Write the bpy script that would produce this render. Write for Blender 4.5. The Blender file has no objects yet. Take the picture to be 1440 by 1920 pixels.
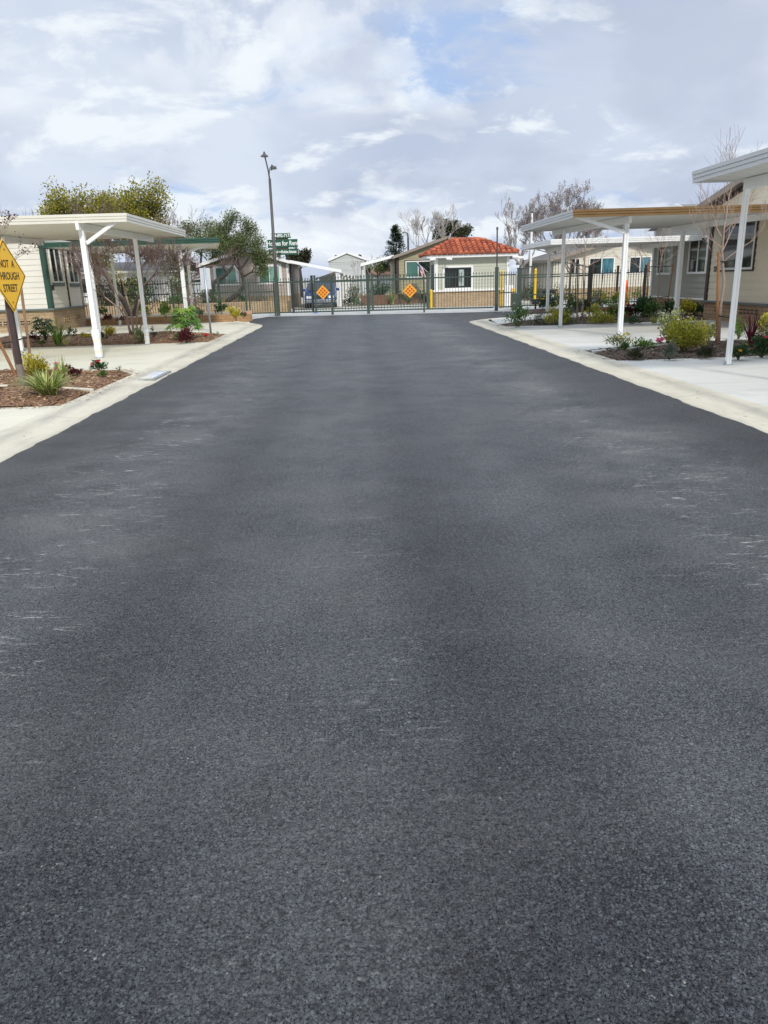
import bpy, math, random
from mathutils import Vector, Matrix
R = math.radians
rnd = random.Random(7)
SC = bpy.context.scene
COL = SC.collection

# ------------------------------------------------------------------ camera
CAM_H = 1.5
FPX = 1400.0                       # focal length in pixels of a 1440x1920 frame
_dy = Vector((-58, -436, FPX)).normalized()
_dd = Vector((135, 4453, FPX)); _dd = (_dd - _dd.dot(_dy)*_dy).normalized()
_dx = _dd.cross(_dy)
if _dx.x < 0: _dx = -_dx
# rows: camera right / down / forward written in world axes
CR = Vector((_dx.x, _dy.x, -_dd.x)); CD = Vector((_dx.y, _dy.y, -_dd.y)); CF = Vector((_dx.z, _dy.z, -_dd.z))
cam = bpy.data.cameras.new("camera"); camo = bpy.data.objects.new("camera", cam); COL.objects.link(camo)
m3 = Matrix((CR, -CD, -CF)).transposed()
camo.matrix_world = Matrix.Translation((0, 0, CAM_H)) @ m3.to_4x4()
cam.sensor_fit = 'VERTICAL'; cam.sensor_height = 36; cam.sensor_width = 27
cam.lens = FPX/1920*36; cam.clip_start = 0.05; cam.clip_end = 5000
SC.camera = camo
def ray(px, py): return CR*(px-720) + CD*(py-960) + CF*FPX
def G(px, py, z=0.0):
    r = ray(px, py); t = (z-CAM_H)/r.z; return Vector((r.x*t, r.y*t, z))
def YP(px, py, Y):
    r = ray(px, py); t = Y/r.y; return Vector((r.x*t, Y, CAM_H+r.z*t))
def ppm(p):                        # metres per picture pixel at a place
    return (Vector(p)-Vector((0, 0, CAM_H))).dot(CF)/FPX

# ------------------------------------------------------------------ light and sky
SUN_EL, SUN_AZ = 38.0, 165.0       # azimuth clockwise from straight ahead
W = bpy.data.worlds.new("World"); SC.world = W; W.use_nodes = True
def world_nodes():
    nt = W.node_tree; N = nt.nodes; L = nt.links; N.clear()
    def n(t, **k):
        x = N.new(t)
        for a, b in k.items(): setattr(x, a, b)
        return x
    def math_(op, a, b=None, clamp=False):
        x = n('ShaderNodeMath', operation=op); x.use_clamp = clamp
        for i, v in enumerate((a, b)):
            if v is None: continue
            if isinstance(v, (int, float)): x.inputs[i].default_value = v
            else: L.new(v, x.inputs[i])
        return x.outputs[0]
    tc = n('ShaderNodeTexCoord'); sp = n('ShaderNodeSeparateXYZ'); L.new(tc.outputs['Generated'], sp.inputs[0])
    z = math_('ADD', math_('MAXIMUM', sp.outputs[2], 0.0), 0.42)
    cx = n('ShaderNodeCombineXYZ'); L.new(math_('DIVIDE', sp.outputs[0], z), cx.inputs[0]); L.new(math_('DIVIDE', sp.outputs[1], z), cx.inputs[1])
    def noise(scale, detail, rough, off, dist=0.0, stretch=(1, 1, 1)):
        mp = n('ShaderNodeMapping'); mp.inputs['Location'].default_value = off; mp.inputs['Scale'].default_value = stretch
        L.new(cx.outputs[0], mp.inputs[0])
        t = n('ShaderNodeTexNoise'); t.inputs['Scale'].default_value = scale; t.inputs['Detail'].default_value = detail
        t.inputs['Roughness'].default_value = rough; t.inputs['Distortion'].default_value = dist
        L.new(mp.outputs[0], t.inputs['Vector']); return t.outputs['Fac']
    def ramp(f, stops):
        r = n('ShaderNodeValToRGB'); L.new(f, r.inputs[0]); el = r.color_ramp.elements
        while len(el) < len(stops): el.new(0.5)
        for e, (p, c) in zip(el, stops): e.position = p; e.color = (*c, 1) if len(c) == 3 else c
        r.color_ramp.interpolation = 'EASE'
        return r.outputs[0]
    def mix(f, a, b):
        m = n('ShaderNodeMix', data_type='RGBA'); 
        if isinstance(f, (int, float)): m.inputs[0].default_value = f
        else: L.new(f, m.inputs[0])
        L.new(a, m.inputs[6]); L.new(b, m.inputs[7]); return m.outputs[2]
    sky = n('ShaderNodeTexSky', sky_type='NISHITA'); sky.sun_disc = False
    sky.sun_elevation = R(SUN_EL); sky.sun_rotation = R(SUN_AZ); sky.air_density = 1.0; sky.dust_density = .6
    K = 10.0                       # cloud radiance is written for a Background strength of 0.1
    def rgb(*v):
        c = n('ShaderNodeRGB'); c.outputs[0].default_value = (*(K*x for x in v), 1); return c.outputs[0]
    thin = mix(.85, sky.outputs[0], rgb(.40, .54, .82))            # blue air seen through thin high cloud
    # grey lavender deck with broad soft tone changes
    base = noise(1.5, 6, 0.5, (3.1, 1.7, 0.4), 0.2)
    deck = ramp(base, [(0.36, tuple(K*v for v in (.475, .545, .690))), (0.50, tuple(K*v for v in (.555, .625, .760))), (0.64, tuple(K*v for v in (.655, .725, .835)))])
    # breaks to blue
    gap = noise(1.9, 8, 0.58, (6.4, 2.35, 2.0), 0.7, (1.0, 1.7, 1))
    # the widest break stands ahead and a little right, low in the sky
    bx = math_('MULTIPLY', math_('ADD', math_('DIVIDE', sp.outputs[0], z), -.165), 2.6); by = math_('MULTIPLY', math_('ADD', math_('DIVIDE', sp.outputs[1], z), -1.47), 7.0)
    rr = math_('ADD', math_('MULTIPLY', bx, bx), math_('MULTIPLY', by, by))
    hole = math_('MULTIPLY', math_('POWER', 2.718, math_('MULTIPLY', rr, -1.0)), .11)
    gap = math_('ADD', gap, math_('ADD', hole, -.035))
    gm = ramp(gap, [(0.52, (0, 0, 0)), (0.66, (.95, .95, .95))])
    deck = mix(gm, deck, thin)
    # bright cumulus heads: sharp upper edges come from the ridged detail, grey bellies from a shifted copy
    p1 = noise(2.3, 9, 0.60, (9.3, 4.2, 1.0), 0.3)
    p2 = noise(2.3, 3, 0.5, (9.3, 4.28, 1.0), 0.3)
    pm = ramp(p1, [(0.505, (0, 0, 0)), (0.56, (.5, .5, .5)), (0.70, (1, 1, 1))])
    head = ramp(p2, [(0.46, tuple(K*v for v in (.570, .630, .745))), (0.60, tuple(K*v for v in (.850, .895, .935)))])
    cloud = mix(pm, deck, head)
    p3 = noise(4.2, 8, 0.58, (1.3, 8.2, 3.0), 0.3, (1, 1.3, 1))
    cloud = mix(ramp(p3, [(0.515, (0, 0, 0)), (0.63, (.85, .85, .85))]), cloud, rgb(.83, .885, .925))
    d1 = noise(3.1, 7, 0.55, (2.3, 7.2, 5.0), 0.3)
    dm = ramp(d1, [(0.50, (0, 0, 0)), (0.68, (.55, .55, .55))])
    blue = mix(dm, cloud, rgb(.46, .515, .645))
    # sky above the view brightened to fill shade; overcast skies are brighter overhead
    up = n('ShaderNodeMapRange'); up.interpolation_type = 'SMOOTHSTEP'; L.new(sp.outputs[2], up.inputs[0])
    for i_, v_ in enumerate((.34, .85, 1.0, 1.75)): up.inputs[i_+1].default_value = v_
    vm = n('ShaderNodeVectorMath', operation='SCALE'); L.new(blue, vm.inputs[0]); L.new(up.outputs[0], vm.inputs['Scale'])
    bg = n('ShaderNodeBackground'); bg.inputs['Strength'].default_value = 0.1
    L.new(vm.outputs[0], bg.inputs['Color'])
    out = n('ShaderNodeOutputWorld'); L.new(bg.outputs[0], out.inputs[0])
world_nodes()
sun = bpy.data.lights.new("sun", 'SUN'); suno = bpy.data.objects.new("sun", sun); COL.objects.link(suno)
sun.energy = 2.4; sun.angle = R(5); sun.color = (1.0, .95, .86)
_s = Vector((math.sin(R(SUN_AZ))*math.cos(R(SUN_EL)), math.cos(R(SUN_AZ))*math.cos(R(SUN_EL)), math.sin(R(SUN_EL))))
suno.rotation_euler = _s.to_track_quat('Z', 'Y').to_euler(); suno.location = (20, -30, 40)
SC.view_settings.view_transform = 'Standard'; SC.view_settings.look = 'None'
SC.cycles.use_denoising = True; SC.cycles.denoiser = 'OPENIMAGEDENOISE'; SC.cycles.denoising_prefilter = 'ACCURATE'; SC.render.filter_size = 1.1; W.cycles.sampling_method = 'MANUAL'; W.cycles.sample_map_resolution = 512
SC.view_settings.exposure = 0.13; SC.view_settings.gamma = 1.0

# ------------------------------------------------------------------ materials
def newmat(name):
    m = bpy.data.materials.new(name); m.use_nodes = True; nt = m.node_tree; nt.nodes.clear()
    o = nt.nodes.new('ShaderNodeOutputMaterial'); p = nt.nodes.new('ShaderNodeBsdfPrincipled')
    nt.links.new(p.outputs[0], o.inputs[0]); return m, nt, p, o
class NT:
    def __init__(s, nt): s.nt = nt; s.N = nt.nodes; s.L = nt.links
    def n(s, t, **k):
        x = s.N.new(t)
        for a, b in k.items(): setattr(x, a, b)
        return x
    def set(s, sock, v):
        if isinstance(v, bpy.types.NodeSocket): s.L.new(v, sock)
        elif isinstance(v, (tuple, list)) and len(v) == 3 and sock.type == 'RGBA': sock.default_value = (*v, 1)
        else: sock.default_value = v
    def coord(s, scale=(1, 1, 1), loc=(0, 0, 0)):
        tc = s.n('ShaderNodeTexCoord'); mp = s.n('ShaderNodeMapping'); s.L.new(tc.outputs['Object'], mp.inputs[0])
        mp.inputs['Scale'].default_value = scale; mp.inputs['Location'].default_value = loc; return mp.outputs[0]
    def noise(s, vec, scale, detail=4, rough=.5, dist=0):
        t = s.n('ShaderNodeTexNoise'); s.L.new(vec, t.inputs['Vector']); t.inputs['Scale'].default_value = scale
        t.inputs['Detail'].default_value = detail; t.inputs['Roughness'].default_value = rough; t.inputs['Distortion'].default_value = dist
        return t.outputs['Fac']
    def voro(s, vec, scale, feature='F1', rand=1):
        t = s.n('ShaderNodeTexVoronoi', feature=feature); s.L.new(vec, t.inputs['Vector']); t.inputs['Scale'].default_value = scale
        t.inputs['Randomness'].default_value = rand; return t
    def math(s, op, a, b=0.0, clamp=False):
        x = s.n('ShaderNodeMath', operation=op); x.use_clamp = clamp; s.set(x.inputs[0], a); s.set(x.inputs[1], b); return x.outputs[0]
    def rng(s, v, a, b, c=0., d=1.):
        x = s.n('ShaderNodeMapRange'); s.set(x.inputs[0], v)
        for i, q in enumerate((a, b, c, d)): x.inputs[i+1].default_value = q
        return x.outputs[0]
    def ramp(s, f, stops, interp='LINEAR'):
        r = s.n('ShaderNodeValToRGB'); s.L.new(f, r.inputs[0]); el = r.color_ramp.elements; r.color_ramp.interpolation = interp
        while len(el) < len(stops): el.new(0.5)
        for e, (p, c) in zip(el, stops): e.position = p; e.color = (*c, 1)
        return r.outputs[0]
    def mix(s, f, a, b, mode='MIX'):
        m = s.n('ShaderNodeMix', data_type='RGBA', blend_type=mode); s.set(m.inputs[0], f); s.set(m.inputs[6], a); s.set(m.inputs[7], b); return m.outputs[2]
    def bump(s, h, strength, dist=.01, normal=None):
        b = s.n('ShaderNodeBump'); b.inputs['Strength'].default_value = strength; b.inputs['Distance'].default_value = dist
        s.L.new(h, b.inputs['Height'])
        if normal is not None: s.L.new(normal, b.inputs['Normal'])
        return b.outputs[0]
MATS = {}
def mat(name, col, rough=.6, var=.08, vscale=3., bump=0., bscale=40., metal=0., spec=.5, dirt=0.):
    if name in MATS: return MATS[name]
    m, nt, p, o = newmat(name); q = NT(nt); c = q.coord()
    f = q.noise(c, vscale, 5, .6)
    lo = tuple(max(0, v*(1-var)) for v in col); hi = tuple(min(1, v*(1+var)) for v in col)
    colr = q.ramp(f, [(.3, lo), (.7, hi)])
    if dirt:
        d = q.rng(q.noise(q.coord((6, 6, 1.2)), 1.6, 6, .65), .5, .75, 0, dirt)
        colr = q.mix(d, colr, tuple(v*.55 for v in col))
    q.L.new(colr, p.inputs['Base Color']); p.inputs['Metallic'].default_value = metal
    p.inputs['Specular IOR Level'].default_value = spec
    q.set(p.inputs['Roughness'], q.rng(f, .3, .7, max(.02, rough-.06), min(1, rough+.06)))
    if bump: q.L.new(q.bump(q.noise(c, bscale, 4, .6), bump, .01), p.inputs['Normal'])
    MATS[name] = m; return m
def leafmat(name, cols, trans=.25, rough=.55):
    if name in MATS: return MATS[name]
    m, nt, p, o = newmat(name); q = NT(nt); g = q.n('ShaderNodeNewGeometry')
    k = len(cols); colr = q.ramp(g.outputs['Random Per Island'], [((i+.5)/k, c) for i, c in enumerate(cols)])
    q.L.new(colr, p.inputs['Base Color']); p.inputs['Roughness'].default_value = rough; p.inputs['Specular IOR Level'].default_value = .3
    t = q.n('ShaderNodeBsdfTranslucent'); q.L.new(colr, t.inputs[0]); ms = q.n('ShaderNodeMixShader'); ms.inputs[0].default_value = trans
    q.L.new(p.outputs[0], ms.inputs[1]); q.L.new(t.outputs[0], ms.inputs[2]); q.L.new(ms.outputs[0], o.inputs[0])
    MATS[name] = m; return m
def glassmat(name, col, rough=.04, streak=None, sc=(1.2, 1.2, 3)):
    """window glass with whatever stands behind it (blinds, curtains, a dark room), or a reflection put into its colour"""
    if name in MATS: return MATS[name]
    m, nt, p, o = newmat(name); q = NT(nt)
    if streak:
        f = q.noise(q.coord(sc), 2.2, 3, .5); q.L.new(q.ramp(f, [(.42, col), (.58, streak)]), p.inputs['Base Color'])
    else: p.inputs['Base Color'].default_value = (*col, 1)
    p.inputs['Roughness'].default_value = rough; p.inputs['Specular IOR Level'].default_value = .55; p.inputs['Coat Weight'].default_value = .0
    p.inputs['Coat Roughness'].default_value = .02
    MATS[name] = m; return m
def brickmat(name, c1, c2, mortar, bw=.40, bh=.10, mort=.008, bump=.5, off=.5):
    if name in MATS: return MATS[name]
    m, nt, p, o = newmat(name); q = NT(nt); tc = q.n('ShaderNodeTexCoord'); sp = q.n('ShaderNodeSeparateXYZ'); q.L.new(tc.outputs['Object'], sp.inputs[0])
    cv = q.n('ShaderNodeCombineXYZ'); q.L.new(q.math('ADD', sp.outputs[0], sp.outputs[1]), cv.inputs[0]); q.L.new(sp.outputs[2], cv.inputs[1])
    b = q.n('ShaderNodeTexBrick'); b.offset = off; q.L.new(cv.outputs[0], b.inputs['Vector'])
    b.inputs['Scale'].default_value = 1; b.inputs['Brick Width'].default_value = bw; b.inputs['Row Height'].default_value = bh
    b.inputs['Mortar Size'].default_value = mort; b.inputs['Mortar Smooth'].default_value = .3; b.inputs['Bias'].default_value = -.1
    q.set(b.inputs['Color1'], c1); q.set(b.inputs['Color2'], c2); q.set(b.inputs['Mortar'], mortar)
    f = q.noise(tc.outputs['Object'], 14, 5, .65)
    colr = q.mix(.8, b.outputs['Color'], q.ramp(f, [(.25, (.62, .62, .62)), (.75, (1.25, 1.22, 1.2))]), 'MULTIPLY')
    q.L.new(colr, p.inputs['Base Color']); p.inputs['Roughness'].default_value = .85
    h = q.math('ADD', q.math('MULTIPLY', b.outputs['Fac'], -1.0), q.math('MULTIPLY', f, .3))
    q.L.new(q.bump(h, bump, .01), p.inputs['Normal'])
    MATS[name] = m; return m
def asphalt():
    m, nt, p, o = newmat('fresh asphalt'); q = NT(nt); c = q.coord()
    big = q.noise(c, .55, 5, .6, .3)
    band = q.noise(q.coord((1.3, .035, 1)), 1.1, 3, .5)             # roller passes run along the lane
    mid = q.noise(c, 6, 4, .6)
    patch = q.rng(q.noise(c, 2.1, 5, .62, .5), .42, .64)            # areas where the coarse stones show
    wv = q.n('ShaderNodeVectorMath', operation='ADD'); nz = q.n('ShaderNodeTexNoise'); nz.inputs['Scale'].default_value = 60; q.L.new(c, nz.inputs['Vector'])
    ws = q.n('ShaderNodeVectorMath', operation='SCALE'); q.L.new(nz.outputs['Color'], ws.inputs[0]); ws.inputs['Scale'].default_value = .010
    q.L.new(c, wv.inputs[0]); q.L.new(ws.outputs[0], wv.inputs[1]); w = wv.outputs[0]
    v1 = q.voro(w, 78); v2 = q.voro(w, 190); e1 = q.voro(w, 78, 'DISTANCE_TO_EDGE'); e2 = q.voro(w, 190, 'DISTANCE_TO_EDGE')
    # tone across the lane: paving seam near the middle, paler wheel paths, darker margins
    sx = q.n('ShaderNodeSeparateXYZ'); q.L.new(c, sx.inputs[0])
    wx = q.math('ADD', sx.outputs[0], q.math('MULTIPLY', q.math('ADD', q.noise(q.coord((1.2, .5, 1), (7, 2, 0)), 1.0, 6, .66), -.5), .55))
    lane = q.n('ShaderNodeValToRGB'); q.L.new(q.rng(wx, -3.6, 4.1), lane.inputs[0]); el = lane.color_ramp.elements
    prof = [(0, .30), (.08, .36), (.22, .62), (.29, .50), (.345, .40), (.40, .58), (.475, .60), (.512, .40), (.538, .44), (.59, .62), (.72, .66), (.83, .60), (.92, .38), (1, .30)]
    while len(el) < len(prof): el.new(.5)
    for e_, (a, v) in zip(el, prof): e_.position = a; e_.color = (v, v, v, 1)
    tone = q.math('ADD', q.math('MULTIPLY', big, .36), q.math('ADD', q.math('MULTIPLY', band, .45), q.math('ADD', q.math('MULTIPLY', lane.outputs[0], .55), q.math('MULTIPLY', mid, .18))))
    base = q.ramp(tone, [(.50, (.033, .037, .042)), (.78, (.047, .052, .058)), (1.05, (.066, .071, .076))])
    # clumps of stones and pitted spots a few centimetres across
    g1 = q.noise(c, 42, 3, .7); g2 = q.noise(q.coord((1, 1, 1), (3, 8, 0)), 17, 4, .75)
    base = q.mix(.85, base, q.ramp(g1, [(.38, (.22, .23, .26)), (.5, (1, 1, 1)), (.64, (1.6, 1.6, 1.58))]), 'MULTIPLY')
    base = q.mix(.6, base, q.ramp(g2, [(.32, (.5, .5, .53)), (.5, (1, 1, 1)), (.7, (1.5, 1.5, 1.48))]), 'MULTIPLY')
    sc = q.n('ShaderNodeSeparateColor'); q.L.new(v2.outputs['Color'], sc.inputs[0])
    sd = q.n('ShaderNodeSeparateColor'); q.L.new(v1.outputs['Color'], sd.inputs[0])
    st = q.ramp(sc.outputs[0], [(.05, (.35, .36, .39)), (.5, (1.0, 1.0, 1.0)), (.92, (1.7, 1.71, 1.7))])
    base = q.mix(.8, base, st, 'MULTIPLY')
    big1 = q.math('MULTIPLY', q.math('GREATER_THAN', sd.outputs[1], .66), q.math('ADD', q.math('MULTIPLY', patch, .55), .35))          # the larger stones lie scattered
    s1 = q.ramp(sd.outputs[0], [(.1, (1.0, 1.0, 1.0)), (.6, (1.5, 1.5, 1.48)), (.95, (2.3, 2.3, 2.27))])
    base = q.mix(q.math('MULTIPLY', big1, .95), base, q.mix(1, (.047, .053, .060), s1, 'MULTIPLY'))
    gap = q.math('MULTIPLY', q.rng(e1.outputs['Distance'], .02, .20, 1, 0), q.math('ADD', q.math('MULTIPLY', patch, .30), .34))
    base = q.mix(gap, base, (.005, .006, .009))
    pit = q.math('MULTIPLY', q.rng(q.noise(c, 135, 3, .65), .54, .62), .95)
    pit = q.math('MAXIMUM', pit, q.math('MULTIPLY', q.rng(q.noise(q.coord((1, 1, 1), (2, 9, 0)), 58, 4, .72), .545, .60), q.math('ADD', q.math('MULTIPLY', patch, .25), .55)))
    cav = q.math('MAXIMUM', pit, q.math('MULTIPLY', gap, .9))       # open cavities give back no sheen
    base = q.mix(pit, base, (.006, .007, .010))
    # pale specks of bare aggregate
    spm = q.math('MULTIPLY', q.math('GREATER_THAN', sc.outputs[1], .995), q.rng(mid, .48, .58))
    base = q.mix(q.math('MULTIPLY', spm, .7), base, (.36, .35, .31))
    # faint dusty scuffs left by dragged tools and turning wheels
    def path(x0, wd): return q.rng(q.math('ABSOLUTE', q.math('ADD', wx, -x0)), wd, .05)
    trk = q.math('ADD', q.math('MAXIMUM', path(-1.9, .95), path(2.4, .95)), q.math('MULTIPLY', path(.05, .5), .3))
    scr = q.noise(q.coord((6.5, 30, 1)), 1.0, 6, .68, 1.0)
    scr2 = q.noise(q.coord((1.1, 2.2, 1), (5, 1, 0)), 1.3, 4, .65)
    sm = q.math('MULTIPLY', q.rng(scr, .56, .645), q.math('MULTIPLY', q.rng(scr2, .45, .56), q.math('ADD', trk, .06), True))
    fine = q.rng(q.noise(c, 75, 4, .7), .40, .56)
    base = q.mix(q.math('MULTIPLY', q.math('MULTIPLY', sm, fine), .95), base, (.52, .51, .48))
    dust = q.math('MULTIPLY', q.rng(q.noise(q.coord((.6, .8, 1), (8, 3, 0)), 1.2, 6, .62), .46, .72), q.rng(q.noise(c, 60, 3, .7), .38, .62))
    base = q.mix(q.math('MULTIPLY', q.math('MULTIPLY', dust, q.math('ADD', trk, .35)), .7), base, (.22, .215, .20))
    worn = q.math('ADD', q.math('MULTIPLY', lane.outputs[0], .7), q.math('MULTIPLY', q.math('ADD', q.math('MULTIPLY', band, .6), q.math('MULTIPLY', big, .4)), .6))
    base = q.mix(.9, base, q.ramp(worn, [(.45, (.74, .74, .75)), (.66, (1, 1, 1)), (.85, (1.25, 1.25, 1.23))]), 'MULTIPLY')
    q.L.new(base, p.inputs['Base Color'])
    q.set(p.inputs['Roughness'], q.rng(worn, .45, .85, .40, .56)); keep = q.math('ADD', q.math('MULTIPLY', cav, -.92), 1.0)
    q.set(p.inputs['Specular IOR Level'], q.math('MULTIPLY', q.rng(worn, .45, .85, .40, .66), keep))
    q.set(p.inputs['Sheen Weight'], q.math('MULTIPLY', q.rng(worn, .45, .85, .04, .18), keep)); p.inputs['Sheen Roughness'].default_value = .35; p.inputs['Sheen Tint'].default_value = (.93, .97, 1, 1)
    hh = q.math('MULTIPLY', q.rng(e1.outputs['Distance'], 0, .3), q.math('ADD', q.math('MULTIPLY', patch, .9), .1))
    hh = q.math('ADD', q.math('ADD', hh, q.math('MULTIPLY', q.rng(e2.outputs['Distance'], 0, .3), .35)), q.math('MULTIPLY', g1, 1.2))
    hh = q.math('ADD', hh, q.math('ADD', q.math('MULTIPLY', sc.outputs[2], .4), q.math('MULTIPLY', pit, -.9)))
    q.L.new(q.bump(hh, .75, .007), p.inputs['Normal'])
    return m
def concrete(name, col, var=.10, streaky=(1, 1, 1), crack=False):
    m, nt, p, o = newmat(name); q = NT(nt); c = q.coord()
    a = q.noise(c, .7, 6, .6, .4); b = q.noise(q.coord(streaky), 2.1, 6, .66, .6); d = q.noise(c, 55, 4, .6)
    t = q.math('ADD', q.math('MULTIPLY', a, .5), q.math('ADD', q.math('MULTIPLY', b, .4), q.math('MULTIPLY', d, .12)))
    base = q.ramp(t, [(.34, tuple(v*(1-2.2*var) for v in col)), (.5, col), (.66, tuple(min(.95, v*(1+var)) for v in col))])
    st = q.rng(q.noise(q.coord((1, 1, 1), (4, 7, 0)), 1.6, 7, .7), .57, .72, 0, .35)
    base = q.mix(st, base, tuple(v*.6 for v in col))
    if crack:                                   # gutter: tooled joints, a grimy line along the roll, hairline cracks
        sx = q.n('ShaderNodeSeparateXYZ'); q.L.new(c, sx.inputs[0]); wob_ = q.noise(c, 3.0, 5, .7)
        off = q.math('ABSOLUTE', q.math('ADD', q.math('ABSOLUTE', q.math('ADD', sx.outputs[0], -.295)), q.math('ADD', q.math('MULTIPLY', wob_, -.12), -3.95)))
        base = q.mix(q.math('MULTIPLY', q.rng(off, .13, .0), q.rng(q.noise(q.coord((1, .35, 1), (3, 3, 0)), 1.4, 5, .65), .36, .62, .1, .75)), base, (.27, .26, .235))
        ed = q.math('ADD', q.math('ABSOLUTE', q.math('ADD', sx.outputs[0], -.295)), q.math('MULTIPLY', q.math('ADD', q.noise(c, 9, 5, .7), -.5), -.10))
        base = q.mix(q.rng(ed, 3.60, 3.565, 0, .75), base, (.085, .082, .078)); base = q.mix(q.rng(ed, 3.72, 3.58, 0, .35), base, (.30, .275, .225))
        jt = q.math('ABSOLUTE', q.math('ADD', q.math('FRACT', q.math('ADD', q.math('MULTIPLY', sx.outputs[1], 1/3.66), q.math('MULTIPLY', wob_, .004))), -.5))
        base = q.mix(q.rng(jt, .003, .001, 0, .75), base, (.20, .19, .17))
        e = q.voro(q.mix(.15, c, q.n('ShaderNodeTexNoise').outputs['Color']), .8, 'DISTANCE_TO_EDGE')
        base = q.mix(q.math('MULTIPLY', q.rng(e.outputs['Distance'], 0, .005, .8, 0), q.rng(q.noise(q.coord((1, 1, 1), (9, 1, 0)), .35, 2, .5), .50, .58)), base, (.17, .16, .14))
    q.L.new(base, p.inputs['Base Color']); p.inputs['Roughness'].default_value = .85; p.inputs['Specular IOR Level'].default_value = .35
    q.L.new(q.bump(q.math('ADD', d, q.math('MULTIPLY', b, .5)), .25, .006), p.inputs['Normal']); MATS[name] = m
    return m
def mulch_base(name, c1, c2, c3):
    m, nt, p, o = newmat(name); q = NT(nt); c = q.coord()
    v = q.voro(q.coord((1, 1.6, 1)), 38); n1 = q.noise(c, 22, 5, .7)
    base = q.ramp(v.outputs['Color'], [(.1, c1), (.5, c2), (.9, c3)])
    base = q.mix(.7, base, q.ramp(n1, [(.3, (.5, .5, .5)), (.7, (1.3, 1.3, 1.3))]), 'MULTIPLY')
    q.L.new(base, p.inputs['Base Color']); p.inputs['Roughness'].default_value = .95
    q.L.new(q.bump(q.math('ADD', v.outputs['Distance'], n1), .9, .03), p.inputs['Normal']); MATS[name] = m; return m

M_ASPH = asphalt()
M_DRIVE_L = concrete('warm driveway concrete', (.60, .575, .465), .09, (.5, 3, 1))
M_DRIVE_R = concrete('pale driveway concrete', (.55, .545, .505), .10, (.5, 3, 1))
M_GUTTER = concrete('gutter concrete', (.54, .505, .405), .12, (3, .6, 1), True)
M_APRON = concrete('street concrete beyond the gate', (.46, .46, .445), .09, (.6, 2, 1))
M_EARTH = concrete('pale dry earth', (.36, .33, .27), .15)
M_SOIL = concrete('planter soil', (.30, .25, .18), .16)
M_MULCHL = mulch_base('brown bark mulch', (.14, .073, .038), (.26, .140, .074), (.38, .235, .14))
M_MULCHR = mulch_base('dark bark mulch', (.055, .036, .025), (.105, .068, .047), (.19, .138, .10))
M_CHIPL = leafmat('brown bark chips', [(.15, .078, .040), (.28, .148, .075), (.38, .225, .125), (.48, .33, .21)], 0, .9)
M_CHIPR = leafmat('dark bark chips', [(.035, .022, .016), (.075, .047, .032), (.125, .085, .06), (.24, .19, .15)], 0, .9)
M_WHITE = mat('white painted metal', (.86, .87, .86), .38, .03, 2, dirt=.12)
M_CREAMMETAL = mat('cream painted metal', (.72, .70, .61), .42, .04, 2, dirt=.10)
M_GREYMETAL = mat('grey white painted metal', (.60, .61, .61), .42, .04, 2, dirt=.1)
M_GOLD = mat('golden brown fascia paint', (.165, .092, .028), .45, .10, 5)
M_GREENF = mat('dark green fascia paint', (.024, .080, .056), .45, .06, 3)
M_SOFFIT = mat('soffit metal', (.82, .80, .70), .55, .03, 2)
M_SOFFITR = mat('grey soffit metal', (.66, .66, .63), .55, .03, 2)
M_CREAM = mat('cream siding paint', (.71, .685, .60), .6, .05, 1.5, .08, 60)
M_GREENT = mat('green trim paint', (.024, .066, .048), .5, .05, 3)
M_SLATE = mat('slate blue sill paint', (.13, .165, .16), .55, .05, 3)
M_TAN = mat('tan siding paint', (.74, .655, .50), .6, .06, 1.5, .08, 60)
M_GREYS = mat('grey siding paint', (.33, .325, .285), .6, .06, 1.5, .08, 60)
M_BROWNT = mat('dark brown trim paint', (.045, .028, .022), .5, .08, 3)
M_TAUPE = mat('taupe siding paint', (.40, .345, .30), .65, .06, 1.2)
M_KHAKI = mat('khaki siding paint', (.34, .31, .195), .65, .06, 1.2)
M_SAGE = mat('sage siding paint', (.47, .48, .39), .65, .05, 1.2)
M_BEIGE = mat('off white siding paint', (.60, .57, .48), .65, .05, 1.2)
M_PALEG = mat('pale grey siding paint', (.46, .49, .48), .65, .05, 1.2)
M_TRIMW = mat('white trim paint', (.80, .80, .78), .5, .03, 3)
M_SHING = mat('grey roof shingles', (.20, .19, .185), .9, .25, 12, .5, 30)
M_SHINGB = mat('brown roof shingles', (.16, .12, .10), .9, .25, 12, .5, 30)
M_WOODB = mat('bleached rake board', (.27, .23, .19), .8, .15, 8)
M_BRICKL = brickmat('tan slump brick', (.44, .325, .195), (.35, .25, .145), (.27, .215, .15), .40, .10)
M_BRICKR = brickmat('brown slump brick', (.42, .275, .165), (.33, .21, .125), (.16, .125, .095), .40, .10)
M_BRICKP = brickmat('orange planter brick', (.44, .265, .125), (.36, .205, .10), (.26, .19, .12), .42, .12)
M_BRICKG = brickmat('light gatehouse brick', (.47, .345, .215), (.39, .275, .165), (.34, .27, .19), .22, .085)
M_BRICKF = brickmat('red brown brick', (.235, .115, .07), (.18, .085, .055), (.16, .12, .09), .26, .09)
M_GREENM = mat('green enamel ironwork', (.050, .075, .060), .42, .10, 3)
M_BLACKM = mat('black enamel ironwork', (.014, .016, .017), .4, .1, 3)
M_YELLOW = mat('bollard yellow paint', (.75, .46, .015), .45, .06, 4, dirt=.25)
M_SIGNO = mat('sign orange yellow sheeting', (.98, .56, .035), .4, .04, 3)
M_DIAM = mat('marker orange sheeting', (.86, .40, .045), .4, .05, 3)
M_REFL = mat('red orange reflector', (.55, .075, .015), .3, .1, 20)
M_BLACK = mat('black sign ink', (.012, .012, .012), .5, 0, 3)
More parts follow.
